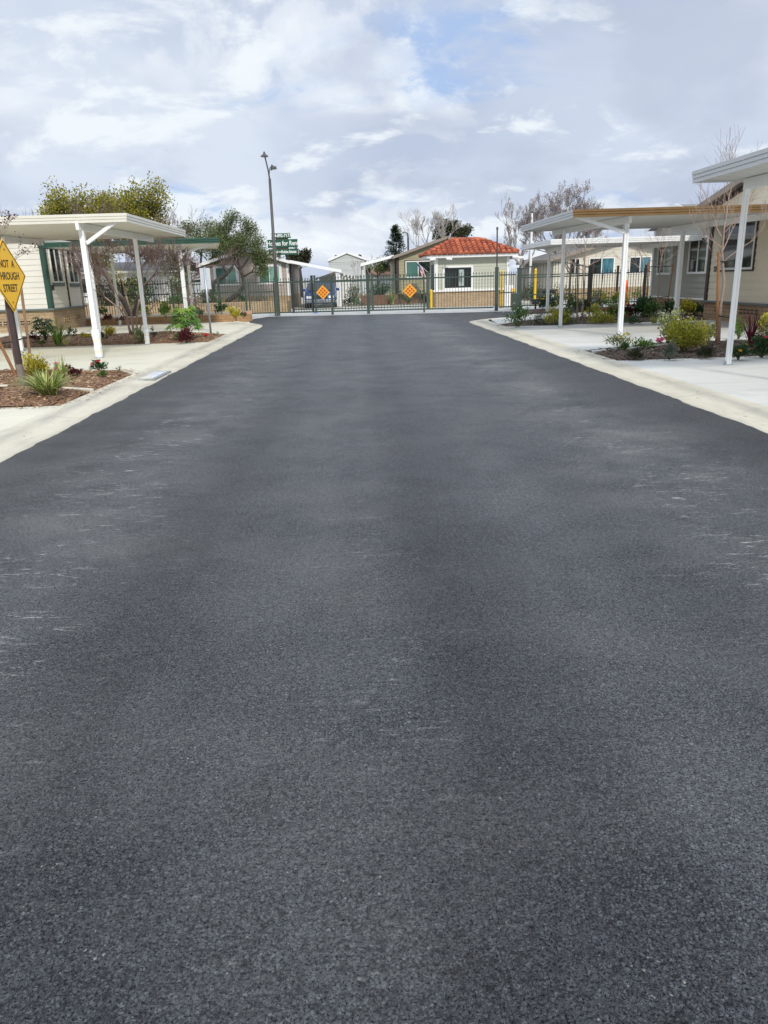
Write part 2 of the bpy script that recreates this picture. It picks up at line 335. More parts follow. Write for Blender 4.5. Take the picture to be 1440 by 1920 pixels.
M_SIGNBACK = mat('bare aluminium sign back', (.62, .66, .70), .45, .04, 2, metal=.2)
M_GALV = mat('galvanised steel', (.42, .47, .52), .42, .08, 8, metal=.6)
M_POSTW = mat('weathered brown post', (.060, .040, .038), .8, .25, 9, .4, 30)
M_POSTG = mat('weathered grey wood', (.20, .165, .14), .9, .3, 9, .5, 30)
M_STAKE = mat('orange brown stake wood', (.26, .125, .05), .8, .18, 9, .3, 30)
M_STAKED = mat('dark rusty stake', (.095, .042, .022), .8, .2, 9, .3, 30)
M_STAKEG = mat('tan stake wood', (.26, .165, .10), .85, .18, 9, .3, 30)
M_TIE = mat('black rubber tie', (.015, .015, .015), .7, .1, 9)
M_LAMP = mat('dark bronze lamp metal', (.075, .065, .068), .5, .1, 3)
M_GREENS = mat('green sign board', (.010, .085, .046), .5, .05, 3)
M_LETTER = mat('white sign lettering', (.82, .84, .82), .5, .02, 3)
M_BROWNS = mat('brown sign post', (.10, .045, .03), .7, .1, 3)
M_BIN = mat('dark grey bin plastic', (.022, .027, .032), .5, .1, 3)
M_CONE = mat('orange marker plastic', (.85, .13, .02), .5, .05, 3)
M_RED = mat('red paint', (.50, .02, .02), .5, .06, 3)
M_CARB = mat('blue car paint', (.012, .045, .19), .25, .03, 3)
M_RUB = mat('tyre rubber', (.015, .015, .016), .8, .1, 9)
M_CHROME = mat('chrome', (.6, .6, .62), .2, .03, 5, metal=.9)
M_TILE = leafmat('orange clay tile', [(.28, .075, .040), (.42, .115, .055), (.52, .165, .085), (.32, .085, .042)], 0, .75)
M_WRAP = mat('clear white plastic wrap', (.78, .80, .80), .3, .06, 14, .3, 25)
M_TAPE = mat('yellow tape', (.76, .76, .52), .4, .1, 6)
M_NAVY = mat('flag navy', (.025, .035, .12), .8, .05, 3)
M_FLAGR = mat('flag red', (.45, .03, .04), .8, .05, 3)
M_LINE = mat('white road paint', (.72, .72, .69), .7, .1, 6)
M_GRATE = mat('grey drain steel', (.36, .38, .40), .4, .12, 10, metal=.6)
M_PVC = mat('blue marking paint', (.12, .20, .62), .7, .1, 6)
M_LENS = glassmat('dark lens', (.02, .02, .025))
GL_DARK = glassmat('dark window glass', (.012, .015, .015))
GL_DEEP = glassmat('dim window glass', (.030, .042, .040), .05, (.012, .015, .016))
GL_REFL = glassmat('window glass with painted garden reflection', (.018, .028, .020), .05, (.075, .095, .08), (1.4, 1.4, .8))  # greenish streaks put a garden reflection into the glass colour
GL_TEAL = glassmat('teal blind behind glass', (.075, .175, .145), .06)
GL_TEALL = glassmat('pale teal blind behind glass', (.20, .40, .32), .06)
GL_BLUE = glassmat('blue curtain behind glass', (.045, .135, .175), .06, (.08, .20, .24), (3, 3, 1))
GL_PALE = glassmat('pale curtain behind glass', (.10, .13, .12), .05, (.42, .50, .46), (4, 4, .7))
M_BARKP = mat('pale smooth bark', (.31, .225, .175), .8, .2, 12, .3, 30)
M_BARKG = mat('grey twigs', (.36, .335, .315), .9, .2, 12)
M_BARKM = mat('brown twigs', (.17, .115, .095), .9, .25, 9)
M_BARKT = mat('grey brown bark', (.15, .115, .09), .9, .3, 9, .5, 25)
M_BARKD = mat('dark olive bark', (.050, .040, .033), .95, .3, 9, .6, 20)
M_STEM = mat('green brown stem', (.10, .085, .04), .8, .2, 9)
LF = {
 'yellow': leafmat('golden leaves', [(.40, .34, .03), (.60, .50, .05), (.72, .60, .09), (.28, .29, .035)]),
 'yelgreen': leafmat('yellow green leaves', [(.17, .23, .03), (.42, .40, .045), (.60, .52, .06), (.10, .16, .025), (.50, .44, .05)]),
 'bright': leafmat('bright green leaves', [(.09, .20, .03), (.16, .29, .045), (.26, .36, .06), (.05, .13, .02)]),
 'green': leafmat('mid green leaves', [(.05, .12, .026), (.09, .18, .04), (.15, .24, .055), (.035, .085, .02)]),
 'dark': leafmat('dark green leaves', [(.022, .060, .022), (.04, .095, .03), (.065, .125, .042)]),
 'burg': leafmat('burgundy leaves', [(.055, .010, .014), (.10, .016, .022), (.16, .03, .035), (.03, .01, .012)]),
 'vari': leafmat('variegated leaves', [(.14, .20, .06), (.42, .44, .22), (.58, .57, .32), (.08, .14, .045)]),
 'grey': leafmat('grey green leaves', [(.13, .16, .12), (.20, .23, .18), (.09, .12, .08)]),
 'tuft': leafmat('dull tuft leaves', [(.05, .06, .028), (.085, .09, .04), (.03, .04, .018)]),
 'cream': leafmat('cream blade edge', [(.52, .52, .18), (.62, .60, .28)]),
 'blade': leafmat('green blade', [(.10, .20, .03), (.18, .28, .04)]),
 'redblade': leafmat('red blade', [(.10, .012, .03), (.20, .025, .05), (.06, .012, .02)]),
 'olive': leafmat('olive leaves', [(.085, .115, .04), (.15, .185, .07), (.23, .26, .115), (.06, .085, .03)]),
 'bigtree': leafmat('yellowing tree leaves', [(.095, .12, .02), (.24, .24, .03), (.38, .33, .04), (.16, .19, .027), (.42, .33, .08)]),
 'conifer': leafmat('conifer needles', [(.015, .035, .018), (.025, .055, .028), (.04, .075, .035)]),
 'dtree': leafmat('dull dark tree leaves', [(.028, .040, .018), (.05, .06, .028), (.085, .078, .04)]),
 'plum': leafmat('purple plum leaves', [(.05, .018, .02), (.09, .03, .03), (.13, .06, .045)]),
 'seed': leafmat('dry seed heads', [(.20, .15, .145), (.28, .21, .20)]),
 'fred': leafmat('red flowers', [(.42, .008, .012), (.58, .015, .03)]),
 'fpink': leafmat('pink flowers', [(.60, .04, .16), (.72, .10, .25)]),
 'fyel': leafmat('yellow flowers', [(.75, .52, .02), (.82, .62, .06)]),
 'forange': leafmat('orange flowers', [(.75, .28, .02), (.80, .42, .04)]),
 'fpurp': leafmat('purple flowers', [(.22, .04, .20), (.30, .08, .28)]),
 'fwhite': leafmat('white flowers', [(.75, .75, .68), (.80, .78, .72)]),
}

# ------------------------------------------------------------------ mesh building
LOC = {}
class MB:
    def __init__(s): s.v = []; s.f = []; s.m = []
    def add(s, vs, fs, mi=0):
        b = len(s.v); s.v += [tuple(v) for v in vs]; s.f += [tuple(b+i for i in f) for f in fs]; s.m += [mi]*len(fs); return s
    def box(s, c, d, ax=None, mi=0):
        hx, hy, hz = d[0]/2, d[1]/2, d[2]/2; c = Vector(c)
        X, Y, Z = ax if ax else (Vector((1, 0, 0)), Vector((0, 1, 0)), Vector((0, 0, 1)))
        vs = [c+X*(hx*i)+Y*(hy*j)+Z*(hz*k) for k in (-1, 1) for j in (-1, 1) for i in (-1, 1)]
        return s.add(vs, [(0, 2, 3, 1), (4, 5, 7, 6), (0, 1, 5, 4), (2, 6, 7, 3), (0, 4, 6, 2), (1, 3, 7, 5)], mi)
    def bar(s, a, b, w, h, up=(0, 0, 1), mi=0):
        a = Vector(a); b = Vector(b); d = b-a; L = d.length; d.normalize(); up = Vector(up)
        x = d.cross(up); x = x.normalized() if x.length > 1e-4 else Vector((1, 0, 0)); u = x.cross(d).normalized()
        return s.box((a+b)/2, (w, L, h), (x, d, u), mi)
    def tube(s, pts, rad, n=6, cap=True, mi=0):
        pts = [Vector(p) for p in pts]; rad = rad if isinstance(rad, (list, tuple)) else [rad]*len(pts)
        vs = []; fs = []; ref = None
        for i, p in enumerate(pts):
            d = (pts[min(i+1, len(pts)-1)]-pts[max(i-1, 0)])
            d = d.normalized() if d.length > 1e-6 else Vector((0, 0, 1))
            if ref is None: ref = d.orthogonal().normalized()
            ref = (ref-d*ref.dot(d)); ref = ref.normalized() if ref.length > 1e-5 else d.orthogonal().normalized()
            b = d.cross(ref)
            for k in range(n):
                a = 2*math.pi*k/n; vs.append(p+(ref*math.cos(a)+b*math.sin(a))*rad[i])
        for i in range(len(pts)-1):
            for k in range(n): fs.append((i*n+k, i*n+(k+1) % n, (i+1)*n+(k+1) % n, (i+1)*n+k))
        if cap and n > 3: fs.append(tuple(range(n-1, -1, -1))); fs.append(tuple((len(pts)-1)*n+k for k in range(n)))
        return s.add(vs, fs, mi)
    def quad(s, a, b, c, d, mi=0): return s.add([a, b, c, d], [(0, 1, 2, 3)], mi)
    def prism(s, poly, z0, z1, mi=0):                 # poly counter-clockwise in plan
        n = len(poly); vs = [(p[0], p[1], z0) for p in poly]+[(p[0], p[1], z1) for p in poly]
        fs = [tuple(range(n-1, -1, -1)), tuple(range(n, 2*n))]+[(i, (i+1) % n, n+(i+1) % n, n+i) for i in range(n)]
        return s.add(vs, fs, mi)
    def slab(s, a, b, c, d, t, mi=0):                 # four corners, thickened downward along the normal
        a, b, c, d = map(Vector, (a, b, c, d)); nn = (b-a).cross(d-a).normalized()
        if nn.z < 0: nn = -nn
        lo = [p-nn*t for p in (a, b, c, d)]
        return s.add([a, b, c, d]+lo, [(0, 1, 2, 3), (7, 6, 5, 4), (0, 4, 5, 1), (1, 5, 6, 2), (2, 6, 7, 3), (3, 7, 4, 0)], mi)
    def build(s, name, m, parent=None, smooth=False, bevel=0, loc=None):
        me = bpy.data.meshes.new(name)
        base = Vector(LOC[parent.name]) if parent else Vector(loc or (0, 0, 0))
        me.from_pydata([(v[0]-base.x, v[1]-base.y, v[2]-base.z) for v in s.v], [], s.f)
        for mm in (m if isinstance(m, (list, tuple)) else [m]): me.materials.append(mm)
        if any(s.m): me.polygons.foreach_set('material_index', s.m)
        if smooth: me.polygons.foreach_set('use_smooth', [True]*len(me.polygons))
        me.update(); o = bpy.data.objects.new(name, me); COL.objects.link(o)
        if parent: o.parent = parent; LOC[o.name] = LOC[parent.name]
        else: o.location = base; LOC[o.name] = tuple(base)
        if bevel:
            b = o.modifiers.new('bevel', 'BEVEL'); b.width = bevel; b.segments = 1; b.limit_method = 'ANGLE'
        return o
def tag(o, label=None, cat=None, group=None, kind=None):
    if label: o['label'] = label
    if cat: o['category'] = cat
    if group: o['group'] = group
    if kind: o['kind'] = kind
    return o
def thing(name, label, cat, loc, group=None):
    o = bpy.data.objects.new(name, None); COL.objects.link(o); o.location = loc; o.empty_display_size = .2
    LOC[o.name] = tuple(loc); return tag(o, label, cat, group)
def struct(o): return tag(o, kind='structure')
def text(name, body, size, org, xd, yd, m, parent, ext=.002, bold=0.0, xs=1.0):
    cu = bpy.data.curves.new(name, 'FONT'); cu.body = body; cu.size = size; cu.extrude = ext; cu.align_x = 'CENTER'; cu.align_y = 'CENTER'
    cu.offset = bold; cu.resolution_u = 3
    t = bpy.data.objects.new(name, cu); COL.objects.link(t); bpy.context.view_layer.update()
    me = bpy.data.meshes.new_from_object(t.evaluated_get(bpy.context.evaluated_depsgraph_get())); bpy.data.objects.remove(t)
    xd = Vector(xd).normalized(); yd = Vector(yd).normalized(); zd = xd.cross(yd); org = Vector(org); b = Vector(LOC[parent.name])
    for v in me.vertices: v.co = org + xd*(v.co.x*xs) + yd*v.co.y + zd*v.co.z - b
    me.materials.clear(); me.materials.append(m); o = bpy.data.objects.new(name, me); COL.objects.link(o); o.parent = parent; LOC[o.name] = LOC[parent.name]
    return o

# ------------------------------------------------------------------ ground, road, gutters, driveways
XL, XR = -3.27, 3.86               # asphalt edges
TOP = .03                          # concrete level beside the gutter
def sheet(name, poly, z, m):
    b = MB(); b.add([(p[0], p[1], z) for p in poly], [tuple(range(len(poly)))]); return struct(b.build(name, m))
b = MB(); b.quad((-1500, -300, -.03), (1500, -300, -.03), (1500, 2500, -.03), (-1500, 2500, -.03)); struct(b.build('ground', M_EARTH))
edgeR = random.Random(3)
def wob(y, s): return .014*math.sin(y*3.1+s)+.010*math.sin(y*7.7+2*s)+edgeR.uniform(-.013, .013)
lp = []; y = -8.0
while y < 27.3: lp.append((XL+wob(y, 1), y)); y += .12
lp += [(-3.30, 27.6), (-3.42, 28.6), (-3.75, 29.6), (-4.10, 30.4), (-4.3, 31.6), (-4.35, 33.5), (-3.9, 35.2)]
rp = []; y = -8.0
while y < 25.9: rp.append((XR+wob(y, 4), y)); y += .12
rp += [(3.98, 26.6), (4.3, 27.3), (4.95, 28.1), (5.9, 28.9), (6.6, 29.8), (6.9, 31.2), (6.7, 32.9)]
b = MB(); b.add([(p[0], p[1], 0) for p in rp+lp[::-1]], [tuple(range(len(rp)+len(lp)))]); struct(b.build('road', M_ASPH))
sheet('street_beyond_gate', [(-60, 31.2), (60, 31.2), (60, 41.3), (-60, 41.3)], -.008, M_APRON)

def gutter(pts, side):             # rolled gutter swept along the asphalt edge
    prof = [(-.04, -.012), (.10, -.010), (.26, -.004), (.36, .012), (.46, .026), (.56, .031), (.64, .0315)]
    b = MB(); n = len(prof); vs = []
    for i, p in enumerate(pts):
        a = Vector(pts[max(i-1, 0)]); c = Vector(pts[min(i+1, len(pts)-1)]); d = (c-a).normalized()
        nn = Vector((-d.y, d.x)) if side < 0 else Vector((d.y, -d.x))
        for (o, z) in prof: vs.append((p[0]+nn.x*o, p[1]+nn.y*o, z))
    fs = []
    for i in range(len(pts)-1):
        for k in range(n-1):
            q = (i*n+k, (i+1)*n+k, (i+1)*n+k+1, i*n+k+1); fs.append(q if side > 0 else q[::-1])
    b.add(vs, fs); return struct(b.build('gutter', M_GUTTER, smooth=True))
gl = [(XL, y*.5-8) for y in range(0, 71)]+[(-3.30, 27.6), (-3.42, 28.6), (-3.75, 29.6), (-4.10, 30.4), (-4.3, 31.6)]
gr = [(XR, y*.5-8) for y in range(0, 68)]+[(3.98, 26.6), (4.3, 27.3), (4.95, 28.1), (5.9, 28.9), (6.6, 29.8)]
gutter(gl, -1); gutter(gr, 1)
GLX, GRX = XL-.63, XR+.63
def drive(poly, m): b = MB(); b.prism(poly, -.02, TOP); return struct(b.build('driveway', m, bevel=.008))
drive([(-16, -8), (GLX, -8), (GLX, 9.95), (-16, 9.85)], M_DRIVE_L)
drive([(-16, 15.2), (-6.9, 14.83), (-4.4, 14.22), (GLX, 13.35), (GLX, 20.42), (-16, 20.62)], M_DRIVE_L)
drive([(-16, 25.6), (-5.8, 25.45), (GLX, 23.5), (GLX, 27.7), (-4.1, 28.9), (-4.5, 30.35), (-5.0, 30.9), (-16, 31.2)], M_DRIVE_L)
drive([(GRX, -8), (18, -8), (18, 12.75), (GRX, 12.92)], M_DRIVE_R)
drive([(GRX, 14.9), (6.5, 16.0), (8.7, 15.95), (10.66, 16.6), (18, 16.6), (18, 22.7), (GRX, 22.72)], M_DRIVE_R)
drive([(GRX, 23.95), (6.1, 26.05), (9.4, 26.1), (18, 26.1), (18, 30.0), (6.9, 29.5), (5.7, 28.1), (4.8, 27.1)], M_DRIVE_R)

def inpoly(x, y, P):
    c = False; j = len(P)-1
    for i in range(len(P)):
        if (P[i][1] > y) != (P[j][1] > y) and x < (P[j][0]-P[i][0])*(y-P[i][1])/(P[j][1]-P[i][1])+P[i][0]: c = not c
        j = i
    return c
def hgt(x, y): return .018*math.sin(x*2.3+y*1.1)+.014*math.sin(x*5.1-y*3.7)+.01*math.sin(y*7.3+x)
def bed(poly, m, chips, n, seed, rise=.05):
    xs = [p[0] for p in poly]; ys = [p[1] for p in poly]; st = .12; b = MB(); idx = {}
    def dist(x, y):
        d = 9
        for i in range(len(poly)):
            a = Vector(poly[i-1]); c = Vector(poly[i]); e = c-a; t = max(0, min(1, (Vector((x, y))-a).dot(e)/e.dot(e))); d = min(d, (a+e*t-Vector((x, y))).length)
        return d
    def H(x, y): return .012+min(1, dist(x, y)/.4)*(rise+hgt(x, y))
    b.add([(p[0], p[1], TOP-.022) for p in poly], [tuple(range(len(poly)))])
    nx = int((max(xs)-min(xs))/st)+1; ny = int((max(ys)-min(ys))/st)+1; V = {}; F = []; vs = []
    for i in range(nx+1):
        for j in range(ny+1):
            x = min(xs)+i*st; y = min(ys)+j*st
            if inpoly(x, y, poly): V[i, j] = len(vs); vs.append((x, y, H(x, y)))
    for (i, j) in list(V):
        q = [(i, j), (i+1, j), (i+1, j+1), (i, j+1)]
        if all(k in V for k in q): F.append(tuple(V[k] for k in q))
    b.add(vs, F); struct(b.build('planting_bed', m, smooth=False))
    r = random.Random(seed); c = MB(); k = 0
    while k < n:
        x = r.uniform(min(xs), max(xs)); y = r.uniform(min(ys), max(ys))
        if not inpoly(x, y, poly): continue
        k += 1; z = H(x, y)+r.uniform(.0, .012); a = r.uniform(0, 6.28); l = r.uniform(.012, .045); w = r.uniform(.005, .014)
        t = r.uniform(-.35, .35); d = Vector((math.cos(a), math.sin(a), t)); u = Vector((-math.sin(a), math.cos(a), r.uniform(-.5, .5)))
        p = Vector((x, y, z)); c.quad(p-d*l-u*w, p+d*l-u*w*.6, p+d*l*1.1+u*w*.7, p-d*l+u*w)
    for k in range(n//9):                       # chips kicked out over the edge
        i = r.randrange(len(poly)); a = Vector(poly[i-1]); e = Vector(poly[i])-a; q = a+e*r.random(); nn = Vector((e.y, -e.x)).normalized()
        q = q+nn*abs(r.gauss(0, .10)); a2 = r.uniform(0, 6.28); l = r.uniform(.008, .03); w = r.uniform(.003, .009); d = Vector((math.cos(a2), math.sin(a2), 0)); u = Vector((-d.y, d.x, r.uniform(-.3, .3)))
        if inpoly(q.x, q.y, poly) or q.x < -11 or q.x > 11.4: continue
        p = Vector((q.x, q.y, TOP+.006)); c.quad(p-d*l-u*w, p+d*l-u*w*.6, p+d*l*1.1+u*w*.7, p-d*l+u*w)
    return tag(c.build('bark_mulch', chips), kind='stuff')
BL1 = [(-9, 9.95), (-4.67, 9.93), (GLX, 10.0), (GLX, 13.28), (-4.36, 14.2), (-6.87, 14.80), (-9, 14.9)]
BL2 = [(-11.5, 20.66), (-7.03, 20.54), (GLX, 20.46), (GLX, 23.4), (-5.74, 25.40), (-11.5, 25.5)]
BR1 = [(GRX, 12.96), (7.07, 12.80), (12, 12.78), (12, 16.3), (10.5, 16.2), (8.7, 15.9), (6.5, 15.95), (GRX, 14.84)]
BR2 = [(GRX, 22.78), (8, 22.76), (11.6, 22.74), (11.6, 26.0), (6.1, 26.0), (GRX, 23.9)]
BR3 = [(6.3, 29.9), (11.6, 30.2), (11.6, 33.3), (7.4, 33.2), (6.6, 31.4)]
bed(BL1, M_MULCHL, M_CHIPL, 7000, 1); bed(BL2, M_MULCHL, M_CHIPL, 6000, 2)
bed(BR1, M_MULCHR, M_CHIPR, 6000, 3); bed(BR2, M_MULCHR, M_CHIPR, 4000, 4); bed(BR3, M_MULCHR, M_CHIPR, 1200, 5)
def strip(pts, w=.11, zt=.085):
    b = MB()
    for a, c in zip(pts[:-1], pts[1:]): b.bar((a[0], a[1], zt-.07), (c[0], c[1], zt-.07), w, .14)
    return b
tag(strip([(-9, 12.1), (-5.45, 11.97)]).build('edging_kerb', M_DRIVE_L, bevel=.01), 'pale concrete edging strip across bark left of the diamond sign', 'kerb')
tag(strip([(-5.0, 11.85), (-4.3, 11.5), (-3.93, 11.28)], .07, .066).build('edging_kerb', M_DRIVE_L, bevel=.01), 'thin concrete edging crossing bark between striped clump and gutter', 'kerb')
tag(strip([(4.52, 14.35), (5.6, 14.85), (6.5, 15.35), (7.2, 15.5)], .10, .075).build('edging_kerb', M_DRIVE_R, bevel=.01), 'slanting concrete edging in the dark bark bed beside tall golden bush', 'kerb')
for (x0, x1, yy) in ((2.4, 2.52, 36.5), (4.6, 4.72, 36.5), (7.0, 7.12, 36.2)):
    b = MB(); b.quad((x0, yy, -.004), (x1, yy, -.004), (x1-1.2, yy+2.4, -.004), (x0-1.2, yy+2.4, -.004)); struct(b.build('road_marking', M_LINE))
b = MB(); p = YP(593, 572, 39); b.quad((p.x-.09, 37.2, -.004), (p.x+.09, 37.2, -.004), (p.x+.12, 38.6, -.004), (p.x-.05, 38.6, -.004)); struct(b.build('road_marking', M_PVC))
# far kerb of the cross street
b = MB(); b.box((0, 41.4, .03), (90, .22, .12)); struct(b.build('kerb', M_DRIVE_R, bevel=.02))
# drain inlet let into the left gutter
def drain():
    t = thing('gutter_drain', 'grey metal drain inlet set into the left gutter', 'drain', (-3.52, 13.25, .0))
    b = MB()
    for sx in (-1, 1): b.box((-3.53+sx*.145, 13.25, .004), (.05, 1.2, .022))
    for sy in (-1, 1): b.box((-3.53, 13.25+sy*.575, .004), (.24, .05, .022))
    b.build('rim', M_GRATE, t, bevel=.004)
    b = MB(); b.box((-3.53, 13.25, -.004), (.24, 1.1, .02)); b.build('cover', M_GRATE, t)
    b = MB(); b.box((-3.53, 13.40, .010), (.20, .74, .012)); b.build('film', M_SIGNBACK, t, bevel=.004)
    b = MB(); b.box((-3.53, 12.86, .012), (.2, .10, .016)); b.build('lip', M_DRIVE_L, t, bevel=.004)
drain()

def litter():
    r = random.Random(77); b = MB()
    for k in range(520):
        side = r.random(); y = r.uniform(3, 30)
        if side < .42: x = XL-r.random()**1.5*.7+.12
        elif side < .84: x = XR+r.random()**1.5*.7-.12
        else: x = r.uniform(XL, XR)
        z = .006 if XL < x < XR else .036
        a = r.uniform(0, 6.28); l = r.uniform(.005, .022)*(1 if side < .84 else .6); w = l*r.uniform(.25, .6); d = Vector((math.cos(a), math.sin(a), r.uniform(-.2, .2))); u = Vector((-math.sin(a), math.cos(a), r.uniform(-.3, .3))); p = Vector((x, y, z))
        b.quad(p-d*l-u*w*.5, p+d*l*.2-u*w, p+d*l+u*w*.4, p-d*l*.3+u*w)
    tag(b.build('leaf_litter', leafmat('dry litter', [(.20, .13, .07), (.32, .22, .13), (.42, .36, .28), (.10, .07, .045)], 0, .9)), kind='stuff')
litter()
# ------------------------------------------------------------------ house pieces
ZU = Vector((0, 0, 1))
def siding(b, P0, P1, z0, ztop, nrm, exp=.19, mi=0, backing=True):
    """lap boards along P0->P1; ztop(u) gives the wall's top at fraction u"""
    P0 = Vector((*P0, 0)); P1 = Vector((*P1, 0)); L = (P1-P0).length; d = (P1-P0).normalized(); nn = Vector((*nrm, 0)).normalized()
    S = 80; tops = [ztop(i/S) for i in range(S+1)]; zm = max(tops); z = z0
    while z < zm-.005:
        z2 = min(z+exp, zm)
        ok = [i/S for i in range(S+1) if tops[i] >= min(z2, zm)-1e-6]
        ob = [i/S for i in range(S+1) if tops[i] >= z+1e-6]
        if ob:
            lo0, lo1 = min(ob)*L, max(ob)*L
            hi0, hi1 = (min(ok)*L, max(ok)*L) if ok else ((lo0+lo1)/2, (lo0+lo1)/2)
            A = P0+d*lo0+ZU*z+nn*.020; B = P0+d*lo1+ZU*z+nn*.020; C = P0+d*hi1+ZU*z2+nn*.004; D = P0+d*hi0+ZU*z2+nn*.004
            b.quad(A, B, C, D, mi); b.quad(P0+d*lo0+ZU*z, P0+d*lo1+ZU*z, B, A, mi)
        z = z2
    if backing:
        top = [P0+d*(L*i/S)+ZU*tops[i] for i in range(0, S+1, 8)]
        vs = [P0+ZU*z0, P1+ZU*z0]+top[::-1]; b.add(vs, [tuple(range(len(vs)))], mi)
def flat(z): return lambda u: z
def gable(z, apex, at=.5): return lambda u: z+(apex-z)*(u/at if u <= at else (1-u)/(1-at))
def window(par, c, d, nn, w, h, fr, panes, fw=.055, sill=None, off=.03, trim=None, tw=.09, nm='window'):
    """c centre of the opening on the wall face, d along wall (left to right seen from outside), nn outward"""
    c = Vector(c); d = Vector((*d, 0)).normalized(); nn = Vector((*nn, 0)).normalized(); ax = (d, nn, ZU); b = MB()
    for sx in (-1, 1): b.box(c+d*(sx*(w/2-fw/2))+nn*off, (fw, .06, h), ax)
    for sz in (-1, 1): b.box(c+ZU*(sz*(h/2-fw/2))+nn*off, (w-2*fw, .056, fw), ax)
    k = len(panes)
    for i in range(1, k): b.box(c+d*(-w/2+w*i/k)+nn*(off-.004), (fw*.8, .05, h-2*fw), ax)
    if trim:
        t2 = MB()
        for sx in (-1, 1): t2.box(c+d*(sx*(w/2+tw/2))+nn*(off-.006), (tw, .05, h+2*tw), ax)
        for sz in (-1, 1): t2.box(c+ZU*(sz*(h/2+tw/2))+nn*(off-.006), (w, .05, tw), ax)
    o = b.build(nm, fr, par, bevel=.004)
    g = MB()
    for i in range(k):
        u0 = -w/2+w*i/k+.01; u1 = -w/2+w*(i+1)/k-.01; q = c+nn*(off-.004)
        g.quad(q+d*u0-ZU*(h/2-.01), q+d*u1-ZU*(h/2-.01), q+d*u1+ZU*(h/2-.01), q+d*u0+ZU*(h/2-.01), i)
    g.build('pane', list(panes), o)
    if trim: t2.build('casing', trim, o, bevel=.004)
    if sill: s = MB(); s.box(c-ZU*(h/2+.065)+nn*(off+.004), (w*1.02, .07, .13), ax); s.build('sill', sill, o, bevel=.004)
    return o
def boards(par, name, m, specs, bevel=.004):
    for s in specs: b = MB(); b.box(*s); o = b.build(name, m, par, bevel=bevel)
    return o
def gable_roof(par, x0, x1, y0, y1, ze, zr, m, axis='x', over=.3, t=.12, rake=None, at=.5):
    """ridge along the named axis"""
    b = MB()
    if axis == 'x':
        ym = y0+(y1-y0)*at; s0 = (zr-ze)/(ym-y0); s1 = (zr-ze)/(y1-ym)
        b.slab((x0-over, y0-over, ze-s0*over+t), (x1+over, y0-over, ze-s0*over+t), (x1+over, ym, zr+t), (x0-over, ym, zr+t), t*.6)
        b.slab((x0-over, ym, zr+t), (x1+over, ym, zr+t), (x1+over, y1+over, ze-s1*over+t), (x0-over, y1+over, ze-s1*over+t), t*.6)
    else:
        xm = x0+(x1-x0)*at; s0 = (zr-ze)/(xm-x0); s1 = (zr-ze)/(x1-xm)
        b.slab((x0-over, y0-over, ze-s0*over+t), (xm, y0-over, zr+t), (xm, y1+over, zr+t), (x0-over, y1+over, ze-s0*over+t), t*.6)
        b.slab((xm, y0-over, zr+t), (x1+over, y0-over, ze-s1*over+t), (x1+over, y1+over, ze-s1*over+t), (xm, y1+over, zr+t), t*.6)
    o = b.build('roof', m, par)
    if rake:
        r = MB(); e = over+.012
        if axis == 'x':
            for xx in (x0-e, x1+e):
                r.bar((xx, y0-over, ze-s0*over+t*.55), (xx, ym, zr+t*.55), .03, .16); r.bar((xx, ym, zr+t*.55), (xx, y1+over, ze-s1*over+t*.55), .03, .16)
            r.bar((x0-over, y0-over-.02, ze-s0*over+t*.5), (x1+over, y0-over-.02, ze-s0*over+t*.5), .03, .15)
        else:
            for yy in (y0-e, y1+e):
                r.bar((x0-over, yy, ze-s0*over+t*.55), (xm, yy, zr+t*.55), .03, .16); r.bar((xm, yy, zr+t*.55), (x1+over, yy, ze-s1*over+t*.55), .03, .16)
            r.bar((x0-over-.02, y0-over, ze-s0*over+t*.5), (x0-over-.02, y1+over, ze-s0*over+t*.5), .03, .15)
            r.bar((x1+over+.02, y0-over, ze-s1*over+t*.5), (x1+over+.02, y1+over, ze-s1*over+t*.5), .03, .15)
        r.build('rake_board', rake, par)
    return o
def vents(par, c, d, nn, n, m):
    """pierced decorative vent blocks let into a brick skirt"""
    d = Vector((*d, 0)).normalized(); nn = Vector((*nn, 0)).normalized(); ax = (d, nn, ZU); w = .2
    b = MB(); k = MB()
    for i in range(n):
        q = Vector(c)+d*(i*w)
        for sx in (-1, 1): b.box(q+d*(sx*.085)+nn*.014, (.03, .03, .19), ax)
        for sz in (-1, 1): b.box(q+ZU*(sz*.08)+nn*.014, (.14, .028, .03), ax)
        b.box(q+nn*.012, (.06, .026, .05), ax)
        for sx in (-1, 1): b.box(q+d*(sx*.05)+nn*.011, (.04, .022, .02), ax)
        k.quad(q-d*.08-ZU*.08+nn*.004, q+d*.08-ZU*.08+nn*.004, q+d*.08+ZU*.08+nn*.004, q-d*.08+ZU*.08+nn*.004)
    o = b.build('vent_block', m, par); k.build('vent_opening', M_BLACK, o)

